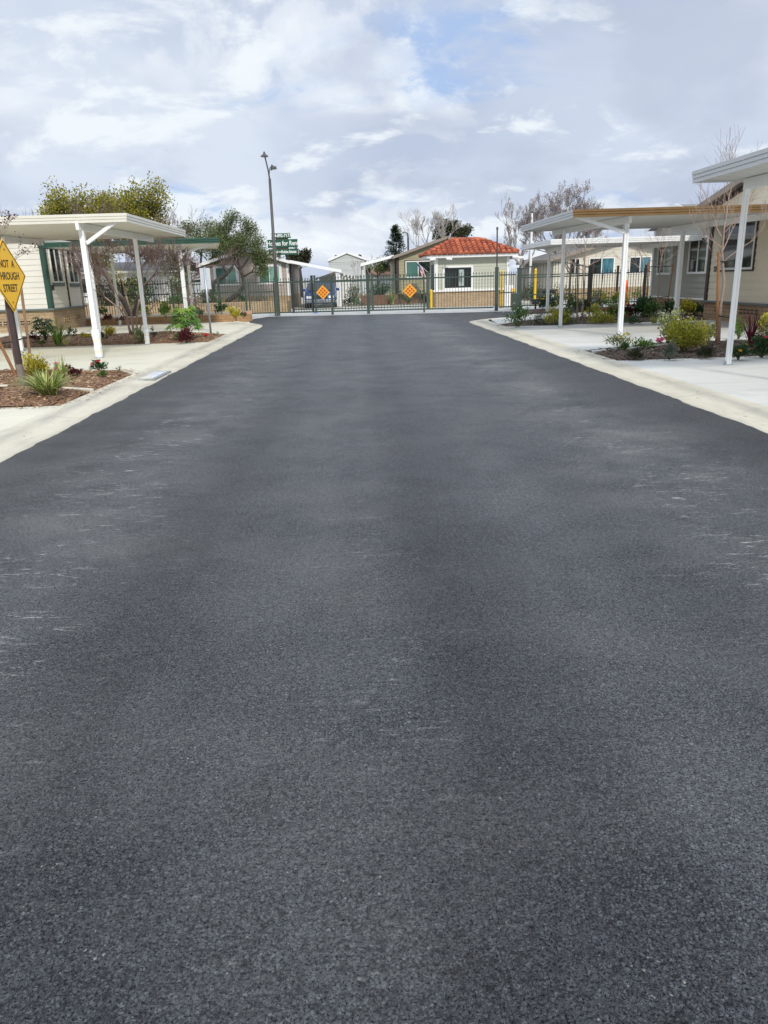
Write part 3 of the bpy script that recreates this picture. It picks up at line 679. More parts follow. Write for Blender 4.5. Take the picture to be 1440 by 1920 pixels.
def house_left():
    X, Y0, Y1 = -10.75, 28.0, 31.3
    t = thing('mobile_home', 'cream mobile home with green corner trim beside white carport', 'house', (X-4, 29.5, 0))
    b = MB(); siding(b, (X-9, Y0), (X, Y0), .79, flat(3.2), (0, -1)); siding(b, (X, Y0), (X, Y1), .79, flat(3.2), (1, 0)); b.build('wall', M_CREAM, t)
    b = MB(); b.box((X-4.5, (Y0+Y1)/2, .36), (9.04, Y1-Y0+.04, .80)); b.build('brick_skirt', M_BRICKL, t)
    boards(t, 'ledge', M_SLATE, [((X-4.5, Y0-.05, .80), (9.2, .14, .06)), ((X+.05, (Y0+Y1)/2+.04, .80), (.14, Y1-Y0+.0, .06))])
    boards(t, 'corner_board', M_GREENT, [((X-.05, Y0-.03, 2.0), (.15, .05, 2.35)), ((X+.03, Y0+.03, 2.0), (.05, .14, 2.35))])
    boards(t, 'batten', M_BROWNT, [((X+.03, 29.74, 1.98), (.05, .06, 2.3))])
    boards(t, 'corner_board', M_TAUPE, [((X+.03, Y1-.08, 2.0), (.05, .16, 2.35))])
    window(t, (X, 28.90, 2.32), (0, 1), (1, 0), 1.04, 1.24, M_TRIMW, (GL_DARK, GL_REFL), .05, M_SLATE)
    window(t, (X, 30.52, 2.28), (0, 1), (1, 0), .98, 1.22, M_TRIMW, (GL_DEEP, GL_REFL), .05, M_SLATE)
    window(t, (X-1.85, Y0, 2.3), (1, 0), (0, -1), 1.0, 1.3, M_TRIMW, (GL_DARK, GL_DEEP), .06, None, .03, M_GREENT, .13)
    vents(t, (X-1.9, Y0-.02, .36), (1, 0), (0, -1), 6, M_BRICKL)
    vents(t, (X+.02, 29.0, .42), (0, 1), (1, 0), 3, M_BRICKL); vents(t, (X+.02, 30.3, .42), (0, 1), (1, 0), 2, M_BRICKL)
    text('house_number', '38', .26, (X+.032, 28.27, 1.52), (0, 1, 0), (0, 0, 1), M_BLACK, t, .004, .006)
    gable_roof(t, X-9, X, Y0, Y1+2, 3.2, 3.95, M_SHING, 'x', .12, .10, M_CREAMMETAL)
house_left()

def house_tan():
    X, Y0, Y1 = 10.7, 16.0, 23.2
    t = thing('mobile_home', 'tan mobile home with dark brown trim behind golden fascia carport', 'house', (X+4, 19.6, 0))
    b = MB(); siding(b, (X, Y1), (X, Y0), .56, gable(3.25, 3.98), (-1, 0)); siding(b, (X+9, Y1), (X, Y1), .56, flat(3.25), (0, 1)); b.build('wall', M_TAN, t)
    b = MB(); b.box((X+4.5, (Y0+Y1)/2, .25), (9.06, Y1-Y0+.06, .58)); b.build('brick_skirt', M_BRICKR, t)
    boards(t, 'ledge', M_SLATE, [((X-.06, (Y0+Y1)/2, .565), (.14, Y1-Y0+.2, .05))])
    boards(t, 'corner_board', M_BROWNT, [((X-.03, Y1-.03, 1.93), (.05, .16, 2.68))])
    window(t, (X, 21.5, 2.10), (0, -1), (-1, 0), 1.85, 1.30, M_TRIMW, (GL_DARK, GL_REFL), .06, None, .03, M_BROWNT, .045)
    o = boards(t, 'door', M_BROWNT, [((X-.03, 18.9, 1.62), (.06, .86, 2.06))]); boards(o, 'casing', M_TRIMW, [((X-.03, 19.42, 1.66), (.07, .14, 2.16))])
    vents(t, (X-.03, 20.9, .36), (0, -1), (-1, 0), 5, M_BRICKR); vents(t, (X-.03, 22.4, .36), (0, -1), (-1, 0), 1, M_BRICKR)
    text('house_number', '21', .2, (X-.032, 22.72, 1.48), (0, -1, 0), (0, 0, 1), M_BLACK, t, .004, .006)
    gable_roof(t, X, X+9, Y0, Y1, 3.25, 3.98, M_SHINGB, 'x', .35, .10, M_WOODB)
    b = MB(); b.bar((X-.05, Y1-.1, 3.26), (X-.05, 19.6, 3.93), .05, .16); b.bar((X-.05, 19.6, 3.93), (X-.05, Y0+.1, 3.26), .05, .16); b.build('frieze_board', M_BROWNT, t)
house_tan()
def house_grey():
    X, Y0, Y1 = 11.85, 25.6, 30.6
    t = thing('mobile_home', 'grey sided mobile home with white trim beyond white roofed carport', 'house', (X+4, 28, 0))
    b = MB(); siding(b, (X, Y1), (X, Y0), .50, gable(3.0, 3.6), (-1, 0)); siding(b, (X, Y0), (X+9, Y0), .50, flat(3.0), (0, -1)); siding(b, (X+9, Y1), (X, Y1), .5, flat(3.0), (0, 1)); b.build('wall', M_GREYS, t)
    b = MB(); b.box((X+4.5, (Y0+Y1)/2, .22), (9.06, Y1-Y0+.06, .52)); b.build('brick_skirt', M_BRICKR, t)
    boards(t, 'ledge', M_TRIMW, [((X-.06, (Y0+Y1)/2, .515), (.13, Y1-Y0+.16, .05))])
    boards(t, 'corner_board', M_TRIMW, [((X-.03, Y1-.05, 1.75), (.05, .14, 2.42)), ((X-.03, 28.0, 1.75), (.055, .12, 2.42))])
    window(t, (X, 26.55, 1.95), (0, -1), (-1, 0), 1.45, 1.22, M_TRIMW, (GL_DARK, GL_REFL), .07)
    window(t, (X, 29.40, 1.92), (0, -1), (-1, 0), 1.35, 1.18, M_TRIMW, (GL_DARK, GL_PALE), .07)
    vents(t, (X-.03, 29.9, .28), (0, -1), (-1, 0), 4, M_BRICKR)
    text('house_number', '19', .2, (X-.032, 30.12, 1.45), (0, -1, 0), (0, 0, 1), M_BLACK, t, .004, .006)
    gable_roof(t, X, X+9, Y0, Y1, 3.0, 3.6, M_SHING, 'x', .3, .10, M_TRIMW)
house_grey()

def house_taupe():
    Y = 46.0; x0, x1 = -8.6, -3.75
    t = thing('mobile_home', 'taupe gabled mobile home with white window casings behind leaning olive tree', 'house', (-6.2, Y+4, 0))
    b = MB(); siding(b, (x0, Y), (x1, Y), .72, gable(2.55, 3.28, .50), (0, -1)); siding(b, (x1, Y), (x1, Y+9), .72, flat(2.55), (1, 0)); siding(b, (x0, Y+9), (x0, Y), .72, flat(2.55), (-1, 0)); b.build('wall', M_TAUPE, t)
    b = MB(); b.box(((x0+x1)/2, Y+4.5, .35), (x1-x0+.06, 9.06, .74)); b.build('brick_skirt', M_BRICKL, t)
    boards(t, 'corner_board', M_TRIMW, [((x1-.04, Y-.03, 1.6), (.16, .05, 1.8)), ((x0+.04, Y-.03, 1.6), (.16, .05, 1.8)), ((x1-.02, Y+2.9, 1.6), (.1, .14, 1.8))])
    window(t, (-7.38, Y, 1.94), (1, 0), (0, -1), 1.24, .92, M_TRIMW, (GL_TEAL, GL_TEALL), .05, None, .03, M_TRIMW, .11)
    window(t, (-4.87, Y, 1.94), (1, 0), (0, -1), 1.24, .92, M_TRIMW, (GL_TEAL, GL_TEALL), .05, None, .03, M_TRIMW, .11)
    boards(t, 'door', M_BROWNT, [((x1+.03, Y+1.6, 1.7), (.06, .8, 1.9))])
    gable_roof(t, x0, x1, Y, Y+9, 2.55, 3.28, M_SHING, 'y', .35, .09, M_TRIMW)
    for k, (px, py) in enumerate(((-4.9, 47.5), (-4.5, 49.2), (-4.2, 51))):
        b = MB(); z = 2.62+(x1-px)*.29; b.tube([(px, py, z), (px, py, z+.32)], .07, 8); b.tube([(px, py, z+.3), (px, py, z+.38)], .11, 8); b.build('roof_vent', M_BLACKM, t)
house_taupe()
def house_khaki():
    Y = 48.0; x0, x1 = 2.75, 8.8
    t = thing('mobile_home', 'khaki green gabled mobile home left of tiled gatehouse', 'house', (5.6, Y+4, 0))
    b = MB(); siding(b, (x0, Y), (x1, Y), .55, gable(2.75, 3.72), (0, -1)); siding(b, (x0, Y+9), (x0, Y), .55, flat(2.75), (-1, 0)); b.build('wall', M_KHAKI, t)
    b = MB(); b.box(((x0+x1)/2, Y+4.5, .27), (x1-x0+.06, 9.06, .58)); b.build('brick_skirt', M_BRICKF, t)
    boards(t, 'corner_board', M_BROWNT, [((x0+.0, Y-.03, 1.65), (.16, .05, 2.2)), ((x0-.03, Y+1.4, 1.65), (.05, .14, 2.2))])
    boards(t, 'door', M_BLACKM, [((x0-.03, Y+2.6, 1.6), (.06, .9, 2.0))])
    window(t, (4.01, Y, 1.98), (1, 0), (0, -1), 1.56, .98, M_TRIMW, (GL_TEAL, GL_DEEP), .06, None, .03, M_BROWNT, .05)
    window(t, (7.0, Y, 1.98), (1, 0), (0, -1), 1.2, .98, M_TRIMW, (GL_TEAL, GL_DEEP), .06, None, .03, M_BROWNT, .05)
    gable_roof(t, x0, x1, Y, Y+9, 2.75, 3.72, M_SHINGB, 'y', .32, .08, M_WOODB)
house_khaki()
def house_palegrey():
    Y = 68.0; x0, x1 = -2.0, 1.1
    t = thing('mobile_home', 'small pale grey gable end far beyond the gate', 'house', (-.45, Y+4, 0))
    b = MB(); siding(b, (x0, Y), (x1, Y), .3, gable(3.1, 3.68), (0, -1), .5); siding(b, (x1, Y), (x1, Y+9), .3, flat(3.1), (1, 0), .5); siding(b, (x0, Y+9), (x0, Y), .3, flat(3.1), (-1, 0), .5); b.build('wall', M_PALEG, t)
    boards(t, 'batten', M_GREYMETAL, [((x0+.16+i*.31, Y-.03, 1.7), (.03, .03, 2.8)) for i in range(10)]+[((-.45, Y-.04, 3.0), (3.1, .03, .05))])
    boards(t, 'brick_skirt', M_BRICKL, [(((x0+x1)/2, Y+4.5, .15), (3.14, 9.05, .34))])
    gable_roof(t, x0, x1, Y, Y+9, 3.1, 3.68, M_SHING, 'y', .12, .10, M_TRIMW)
    for px in (-1.4, .15, .7):
        b = MB(); b.tube([(px, Y+2, 3.2), (px, Y+2, 3.52), (px+.05, Y+2, 3.58)], [.16, .16, .1], 8); b.build('roof_vent', M_BLACKM, t)
house_palegrey()
def house_beige():
    Y = 45.0; x0, x1 = 11.6, 19.5
    t = thing('mobile_home', 'off white mobile home with blue curtained windows behind black iron fence', 'house', (15, Y+4, 0))
    b = MB(); siding(b, (x0, Y), (x1, Y), .62, gable(2.25, 3.25), (0, -1)); siding(b, (x0, Y+8), (x0, Y), .62, flat(2.25), (-1, 0)); b.build('wall', M_BEIGE, t)
    b = MB(); b.box(((x0+x1)/2, Y+4, .3), (x1-x0+.06, 8.06, .66)); b.build('brick_skirt', M_BRICKL, t)
    window(t, (14.40, Y, 1.82), (1, 0), (0, -1), 1.5, .95, M_TRIMW, (GL_DEEP, GL_BLUE), .06)
    window(t, (16.65, Y, 1.82), (1, 0), (0, -1), 1.3, .95, M_TRIMW, (GL_DEEP, GL_BLUE), .06)
    window(t, (12.85, Y, 1.85), (1, 0), (0, -1), .55, .9, M_TRIMW, (GL_DARK, GL_DARK), .05)
    gable_roof(t, x0, x1, Y, Y+8, 2.25, 3.25, M_SHING, 'y', .4, .09, M_WOODB)
house_beige()
def house_white():
    Y = 52.0
    t = thing('mobile_home', 'white low mobile home glimpsed through bare trees behind left fence', 'house', (-15, Y+3, 0))
    b = MB(); siding(b, (-21, Y), (-11.2, Y), .5, flat(2.4), (0, -1)); siding(b, (-11.2, Y), (-11.2, Y+6), .5, flat(2.4), (1, 0)); b.build('wall', M_TRIMW, t)
    boards(t, 'brick_skirt', M_BRICKL, [((-16.1, Y+3, .24), (9.86, 6.06, .54))])
    window(t, (-14.2, Y, 1.6), (1, 0), (0, -1), 1.4, 1.0, M_TRIMW, (GL_DARK, GL_DEEP), .06); window(t, (-18, Y, 1.6), (1, 0), (0, -1), 1.4, 1.0, M_TRIMW, (GL_DARK, GL_DEEP), .06)
    gable_roof(t, -21, -11.2, Y, Y+6, 2.4, 3.0, M_SHING, 'x', .3, .1, M_TRIMW)
house_white()
def house_far():
    Y = 90.0
    t = thing('mobile_home', 'low far house with reddish roof between awning and khaki home', 'house', (4, Y+3, 0))
    b = MB(); siding(b, (2.2, Y), (5.2, Y), .0, flat(1.9), (0, -1), .4); b.build('wall', M_PALEG, t)
    gable_roof(t, 2.2, 5.2, Y, Y+5, 1.9, 2.7, M_BRICKF, 'x', .3, .1)
house_far()

def gatehouse():
    x0, x1, Y, D = 4.22, 8.0, 40.0, 2.7
    t = thing('gatehouse', 'sage green gatehouse with orange clay tile roof and brick base', 'gatehouse', ((x0+x1)/2, Y+1.3, 0))
    b = MB(); siding(b, (x0, Y), (x1, Y), .80, flat(2.42), (0, -1), .165); siding(b, (x1, Y), (x1, Y+D), .8, flat(2.42), (1, 0), .165); siding(b, (x0, Y+D), (x0, Y), .8, flat(2.42), (-1, 0), .165); b.build('wall', M_SAGE, t)
    b = MB(); b.box(((x0+x1)/2, Y+D/2, .37), (x1-x0+.06, D+.06, .78)); b.build('brick_base', M_BRICKG, t)
    boards(t, 'ledge', M_TRIMW, [((6.11, Y-.05, .80), (3.98, .14, .09)), ((x0-.05, Y+D/2, .80), (.12, D, .085))])
    boards(t, 'corner_board', M_TRIMW, [((x0+.05, Y-.03, 1.62), (.15, .06, 1.55)), ((x1-.05, Y-.03, 1.62), (.13, .06, 1.55)), ((x0-.03, Y+.05, 1.62), (.05, .12, 1.55))])
    o = window(t, (5.38, Y, 1.43), (1, 0), (0, -1), 1.36, .98, M_BLACKM, (GL_DEEP, GL_DARK, GL_PALE, GL_DARK), .08, None, .03, M_TRIMW, .10)
    boards(t, 'door', M_BLACKM, [((x0-.03, Y+1.2, 1.45), (.06, 1.1, 1.3))])
    boards(t, 'door', M_BLACKM, [((x1+.03, Y+1.1, 1.2), (.06, .9, 2.0))])
    # boxed eaves
    ex0, ex1, ey0, ey1 = 3.76, 8.30, Y-.42, Y+D+.42
    b = MB(); b.box(((ex0+ex1)/2, (ey0+ey1)/2, 2.475), (ex1-ex0, ey1-ey0, .15)); b.build('fascia', M_TRIMW, t, bevel=.01)
    boards(t, 'canopy', M_TRIMW, [((8.5, Y+1.0, 2.34), (.6, 1.6, .12))])
    # hipped roof of barrel tiles
    zb, zr = 2.56, 3.28; ry = (ey0+ey1)/2; rx0, rx1 = 5.25, 6.75; b = MB()
    E = [Vector((ex0-.05, ey0-.05, zb)), Vector((ex1+.05, ey0-.05, zb)), Vector((ex1+.05, ey1+.05, zb)), Vector((ex0-.05, ey1+.05, zb))]
    A, B = Vector((rx0, ry, zr)), Vector((rx1, ry, zr))
    b.add(E+[A, B], [(0, 1, 5, 4), (1, 2, 5), (2, 3, 4, 5), (3, 0, 4), (3, 2, 1, 0)])
    def face(p0, p1, q0, q1, nc):
        up = ((q0+q1)/2-(p0+p1)/2); H = up.length; Lb = (p1-p0).length; d = (p1-p0).normalized(); up = up-d*up.dot(d); H = up.length; up.normalize(); nn = d.cross(up)
        if nn.z < 0: nn = -nn
        a0 = (q0-p0).dot(d); a1 = (q1-p0).dot(d); w = Lb/nc; rows = 6; rl = H/rows
        for i in range(rows):
            v = (i+.35)/rows; lo = a0*v; hi = Lb+(a1-Lb)*v
            for j in range(nc):
                u = (j+.5)*w
                if u < lo-.02 or u > hi+.02: continue
                s0 = p0+d*u+up*(i*rl-.06)+nn*.035; s1 = p0+d*u+up*(i*rl+rl*1.02)+nn*.004
                vs = []; n = 6
                for (s, r) in ((s0, w*.47), (s1, w*.36)):
                    for k in range(n+1):
                        an = math.pi*k/n; vs.append(s+d*(math.cos(an)*r)+nn*(math.sin(an)*r*.85))
                fs = [(k, k+1, n+2+k, n+1+k) for k in range(n)]; fs.append(tuple(range(n+1)))
                b.add(vs, fs)
    face(E[0], E[1], A, B, 17); face(E[1], E[2], B, B, 13); face(E[3], E[0], A, A, 13); face(E[2], E[3], B, A, 17)
    for (p, q) in ((E[0], A), (E[1], B), (E[2], B), (E[3], A), (A, B)):
        n = max(3, int((q-p).length/.36))
        for i in range(n):
            s = p+(q-p)*(i/n); e = p+(q-p)*((i+1.1)/n); b.tube([s+ZU*.06, e+ZU*.04], [.115, .09], 8)
    b.build('roof', M_TILE, t)
    for (px, py, sx) in ((4.05, Y-.5, -1), (4.85, Y-.5, 1), (8.2, Y-.5, 1)):
        b = MB(); b.box((px, py, 2.40), (.05, .05, .1)); b.tube([(px-.12*sx, py-.04, 2.36), (px+.16*sx, py-.1, 2.33)], .055, 8); b.build('security_camera', M_TRIMW, t)
gatehouse()

# ------------------------------------------------------------------ carports and awnings
FPROF = [(0, 0), (.030, 0), (.030, .045), (.022, .052), (.038, .060), (.038, .100), (.030, .107), (.046, .114), (.046, .165), (0, .17)]
def fascia_side(t, x0, x1, y0, y1, zb, side, m):
    n = len(FPROF); vs = []
    for (o, z) in FPROF:
        c = {'front': ((x0-o, y0-o), (x1+o, y0-o)), 'rear': ((x1+o, y1+o), (x0-o, y1+o)), 'left': ((x0-o, y1+o), (x0-o, y0-o)), 'right': ((x1+o, y0-o), (x1+o, y1+o))}[side]
        vs += [(*c[0], zb+z), (*c[1], zb+z)]
    b = MB(); b.add(vs, [(2*i, 2*i+1, 2*i+3, 2*i+2) for i in range(n-1)]+[(2*n-2, 2*n-1, 1, 0)]); return b.build('fascia', m, t)
def post(t, x, y, z1, m, w=.10, z0=TOP, plate=True):
    b = MB(); b.box((x-w*.29, y, (z0+z1)/2), (w*.42, w, z1-z0)); b.box((x+w*.29, y, (z0+z1)/2), (w*.42, w, z1-z0)); b.box((x, y, (z0+z1)/2), (w*.2, w*.72, z1-z0))
    o = b.build('post', m, t, bevel=.004)
    if plate:
        p = MB(); p.box((x, y, z0+.006), (w*1.7, w*1.5, .012)); p.box((x-w*.6, y, z0+.03), (.012, w*.8, .05)); p.box((x+w*.6, y, z0+.03), (.012, w*.8, .05)); p.build('base_plate', M_GALV, o)
    q = MB(); q.box((x, y-w*.55, z1-.03), (w*1.04, .012, .15)); 
    for dz in (-.06, .02): q.tube([(x+w*.3, y-w*.60, z1+dz), (x+w*.3, y-w*.75, z1+dz)], .012, 6)
    q.build('bracket', m, o)
    return o
def carport(label, x0, x1, y0, y1, zb, posts, beams, braces, mf, ms, mp, soff, group='carports over the driveways', pw=.10, rows=None):
    t = thing('carport', label, 'carport', ((x0+x1)/2, (y0+y1)/2, 0), group)
    b = MB(); zs = zb+.055
    k = .305; y = y0+.02; vs = []
    b.box(((x0+x1)/2, (y0+y1)/2, zs+.05), (x1-x0-.02, y1-y0-.02, .012))
    while y < y1-.05:
        w = min(k, y1-.02-y)
        b.box(((x0+x1)/2, y+w/2, zs), (x1-x0-.02, w-.014, .05)); y += k
    b.build('roof_deck', soff, t)
    for s, m in (('front', mf), ('left', ms if x0 > 0 else mf), ('right', ms if x0 < 0 else mf), ('rear', ms)): fascia_side(t, x0, x1, y0, y1, zb, s, m)
    for q in posts: post(t, q[0], q[1], zb-.10, mp, q[2] if len(q) > 2 else pw)
    for (a, c) in beams:
        b = MB(); b.bar((*a, zb-.055), (*c, zb-.055), .065, .155); b.build('beam', mp, t, bevel=.004)
    for (a, c) in braces:
        b = MB(); b.bar(a, c, .05, .075); b.build('brace', mp, t, bevel=.004)
    return t
c1 = carport('white cream carport on white posts wrapped at foot, nearest on the left', -13.5, -4.60, 16.55, 22.1, 2.76,
        [(-5.58, 16.75), (-5.45, 20.25, .085), (-8.35, 19.4, .085), (-9.0, 16.75)], [((-5.58, 16.5), (-5.42, 21.9)), ((-9.0, 16.5), (-8.4, 21.9))],
        [((-5.5, 16.72, 2.38), (-4.80, 16.6, 2.78))], M_CREAMMETAL, M_CREAMMETAL, M_WHITE, M_SOFFIT, pw=.105)
def wrap(par, x, y, w, z1, seed):
    r = random.Random(seed); b = MB(); rows = 14; n = 16; vs = []
    for i in range(rows):
        z = TOP+.02+(z1-TOP)*i/(rows-1); k = w*(.92+.22*math.exp(-((i-rows+3)/2.0)**2))
        for j in range(n):
            a = 2*math.pi*j/n; ca, sa = math.cos(a), math.sin(a); mx = max(abs(ca), abs(sa)); rr = k*.64*(.55+.45/mx)*r.uniform(.93, 1.10)
            vs.append((x+ca*rr, y+sa*rr, z+r.uniform(-.015, .015)))
    fs = [(i*n+j, i*n+(j+1) % n, (i+1)*n+(j+1) % n, (i+1)*n+j) for i in range(rows-1) for j in range(n)]
    b.add(vs, fs, 0)
    for i in (2, 7): b.m[len(b.m)-len(fs)+i*n:len(b.m)-len(fs)+(i+1)*n] = [1]*n
    return b.build('plastic_wrap', [M_WRAP, M_TAPE], par)
ps = [o for o in c1.children if o.name.startswith('post')]
wrap(ps[0], -5.58, 16.75, .122, .62, 4); wrap(ps[1], -5.45, 20.25, .10, .42, 5)
c2 = carport('carport with dark green fascia and white posts over far left driveway', -10.4, -4.45, 26.8, 31.2, 2.80,
        [(-8.95, 27.3, .09), (-5.85, 27.2), (-9.3, 30.9, .09), (-6.35, 30.7, .09)], [((-8.95, 26.95), (-9.3, 31.0)), ((-5.85, 26.95), (-6.35, 31.0))],
        [((-5.8, 27.2, 2.46), (-4.55, 27.0, 2.86))], M_GREENF, M_CREAMMETAL, M_WHITE, M_SOFFIT, pw=.12)
for o in c2.children_recursive:                       # its street edge runs back at a slant
    if o.type == 'MESH' and not o.name.startswith(('post', 'base_plate', 'bracket')):
        b0 = LOC[c2.name]
        for v in o.data.vertices:
            x, y = v.co.x+b0[0], v.co.y+b0[1]; v.co.x -= (y-26.8)*.185*max(0, min(1, (x+10.4)/5.95))
carport('near right carport with tall grey white fascia on single white post', 5.22, 13.5, 8.5, 12.05, 2.74,
        [(5.92, 11.85), (5.98, 8.9)], [((5.92, 11.9), (5.98, 8.6))], [], M_GREYMETAL, M_GREYMETAL, M_WHITE, M_SOFFITR, pw=.072)
carport('carport with golden brown front fascia on middle right driveway', 5.0, 10.62, 17.75, 23.1, 2.68,
        [(6.36, 18.2), (5.88, 21.8, .085), (9.35, 22.1, .10)], [((6.36, 17.95), (5.86, 22.9)), ((9.6, 17.95), (9.35, 22.9))],
        [((6.30, 18.15, 2.36), (5.08, 17.95, 2.72))], M_GOLD, M_GREYMETAL, M_WHITE, M_SOFFITR, pw=.105)
carport('small plain white carport farthest on the right near black fence', 6.68, 11.75, 26.3, 30.9, 2.42,
        [(7.6, 30.2, .10), (11.2, 26.6, .10)], [((7.6, 26.5), (7.6, 30.7)), ((11.2, 26.5), (11.2, 30.7))], [], M_WHITE, M_WHITE, M_WHITE, M_SOFFITR, pw=.12)
def awning(label, a, c, depth, z0, z1, t_, legs):
    """sloping patio awning: a,c are x at the house and outer edge; y runs back"""
    y0, y1 = depth; t = thing('awning', label, 'awning', ((a+c)/2, y0, 0)); b = MB()
    b.slab((a, y0, z0), (c, y0, z1), (c, y1, z1), (a, y1, z0), .07); b.build('roof_deck', M_SOFFITR, t)
    b = MB(); b.bar((a, y0-.02, z0-.03), (c, y0-.02, z1-.03), .03, t_); b.build('fascia', M_WHITE, t); b = MB(); b.bar((c, y0, z1-.05), (c, y1, z1-.05), .03, t_); b.build('fascia', M_WHITE, t)
    for (x, y, w) in legs: post(t, x, y, z1-.08, M_WHITE, w, 0, False)
awning('white sloping awning running from the taupe home to a white column', -3.6, -.66, (45.3, 51), 2.62, 2.0, .16, [(-.86, 45.5, .26), (-.86, 50.5, .12)])
awning('white sloping awning on thin post left of khaki home', 2.55, .5, (48.1, 54), 2.82, 2.36, .16, [(.62, 48.4, .08), (.62, 53.5, .08)])
def shed():
    t = thing('garden_shed', 'small white shed with scalloped roof edge behind blue car', 'shed', (-1.2, 50, 0)); b = MB()
    siding(b, (-2.1, 49.5), (.1, 49.5), 0, gable(1.65, 1.95), (0, -1), .3); siding(b, (.1, 49.5), (.1, 51.5), 0, flat(1.65), (1, 0), .3); b.build('wall', M_TRIMW, t)
    gable_roof(t, -2.1, .1, 49.5, 51.5, 1.65, 1.98, M_GREYMETAL, 'y', .22, .06)
    b = MB()
    for i in range(12):
        u = -2.3+i*.22; z = 1.60+max(0, 1.1-abs(u+1.0))*.28; b.tube([(u, 49.22, z), (u, 49.26, z)], .07, 8)
    b.build('scalloped_trim', M_TRIMW, t)
shed()

# ------------------------------------------------------------------ walls, fences and gates
def wall_thing(name, label, m, boxes, cap=None, loc=(0, 0, 0), bevel=.008):
    t = thing(name, label, 'wall', loc); b = MB()
    for x in boxes: b.box(*x)
    b.build('brickwork', m, t, bevel=bevel)
    if cap:
        b = MB()
        for x in cap: b.box(*x)
        b.build('coping', M_BRICKP, t, bevel=.01)
    return t
# raised planter at the end of the left row
pt = thing('brick_planter', 'long low orange brick planter in front of the left iron fence', 'planter', (-9, 33, 0)); b = MB()
b.box((-9.6, 31.35, .155), (9.6, .20, .31)); b.bar((-4.80, 31.35, .155), (-4.25, 31.7, .155), .2, .31); b.bar((-4.27, 31.66, .154), (-4.75, 35.2, .154), .2, .306)
b.build('brickwork', M_BRICKP, pt, bevel=.008)
b = MB(); b.add([(p[0], p[1], .27) for p in ((-14.4, 31.4), (-4.8, 31.4), (-4.3, 31.75), (-4.75, 35.6), (-14.4, 35.6))], [(0, 1, 2, 3, 4)]); b.build('soil', M_SOIL, pt)
wall_thing('retaining_wall', 'low tan brick retaining wall behind the left iron fence', M_BRICKL, [((-8.6, 39.6, .28), (10.8, .22, .58))], None, (-8.6, 39.6, 0))
wall_thing('retaining_wall', 'low red brown brick wall under hedge left of khaki home', M_BRICKF, [((1.55, 46.9, .28), (2.2, .2, .56))], None, (1.55, 46.9, 0))

def picket_run(b, A, B, z0, rail, ztip, sp, pw=.02, rails=(.12,), ztop=None, rw=.045):
    A = Vector((*A, 0)); B = Vector((*B, 0)); L = (B-A).length; d = (B-A)/L; n = int(L/sp)
    for i in range(n+1):
        u = i/n; p = A+d*(L*u); zt = ztip if ztop is None else ztop(u)
        b.box(p+ZU*((z0+zt)/2), (pw, pw, zt-z0), (d, d.cross(ZU), ZU))
        b.add([p+Vector((-.024, 0, zt-.04)), p+Vector((0, -.012, zt-.06)), p+Vector((.024, 0, zt-.04)), p+Vector((0, 0, zt+.07))], [(0, 1, 3), (1, 2, 3), (0, 3, 2)])
    for z in list(rails)+[rail]: b.bar(A+ZU*z, B+ZU*z, rw, rw*1.1)
    return d
def fence(label, A, B, posts, m, z0=.1, rail=1.5, ztip=1.63, sp=.115, rails=(.2, 1.1), ph=1.72, pw=.085, zg=0, name='iron_fence', cat='fence'):
    t = thing(name, label, cat, ((A[0]+B[0])/2, (A[1]+B[1])/2, 0)); b = MB(); picket_run(b, A, B, z0+zg, rail, ztip, sp, .02, rails); b.build('picket_panel', m, t)
    for u in posts:
        x = A[0]+(B[0]-A[0])*u; y = A[1]+(B[1]-A[1])*u; b = MB(); b.box((x, y, (zg+ph)/2), (pw, pw, ph-zg)); b.box((x, y, ph+.012), (pw*1.2, pw*1.2, .03)); b.build('post', m, t, bevel=.004)
    return t
fence('black iron picket fence behind the bare crape myrtles', (-14.6, 36.1), (-8.45, 36.0), (0, .33, .66), M_BLACKM, rail=1.56, ztip=1.68)
fence('green iron picket fence between black fence and pedestrian gate', (-8.3, 36.0), (-4.95, 35.9), (0, .64, 1), M_GREENM)
fence('green iron pedestrian gate beside the tall lamp post', (-4.82, 35.9), (-3.62, 35.8), (.02, .98), M_GREENM, rails=(.14, 1.08), name='pedestrian_gate', cat='gate', pw=.06, ph=1.5)

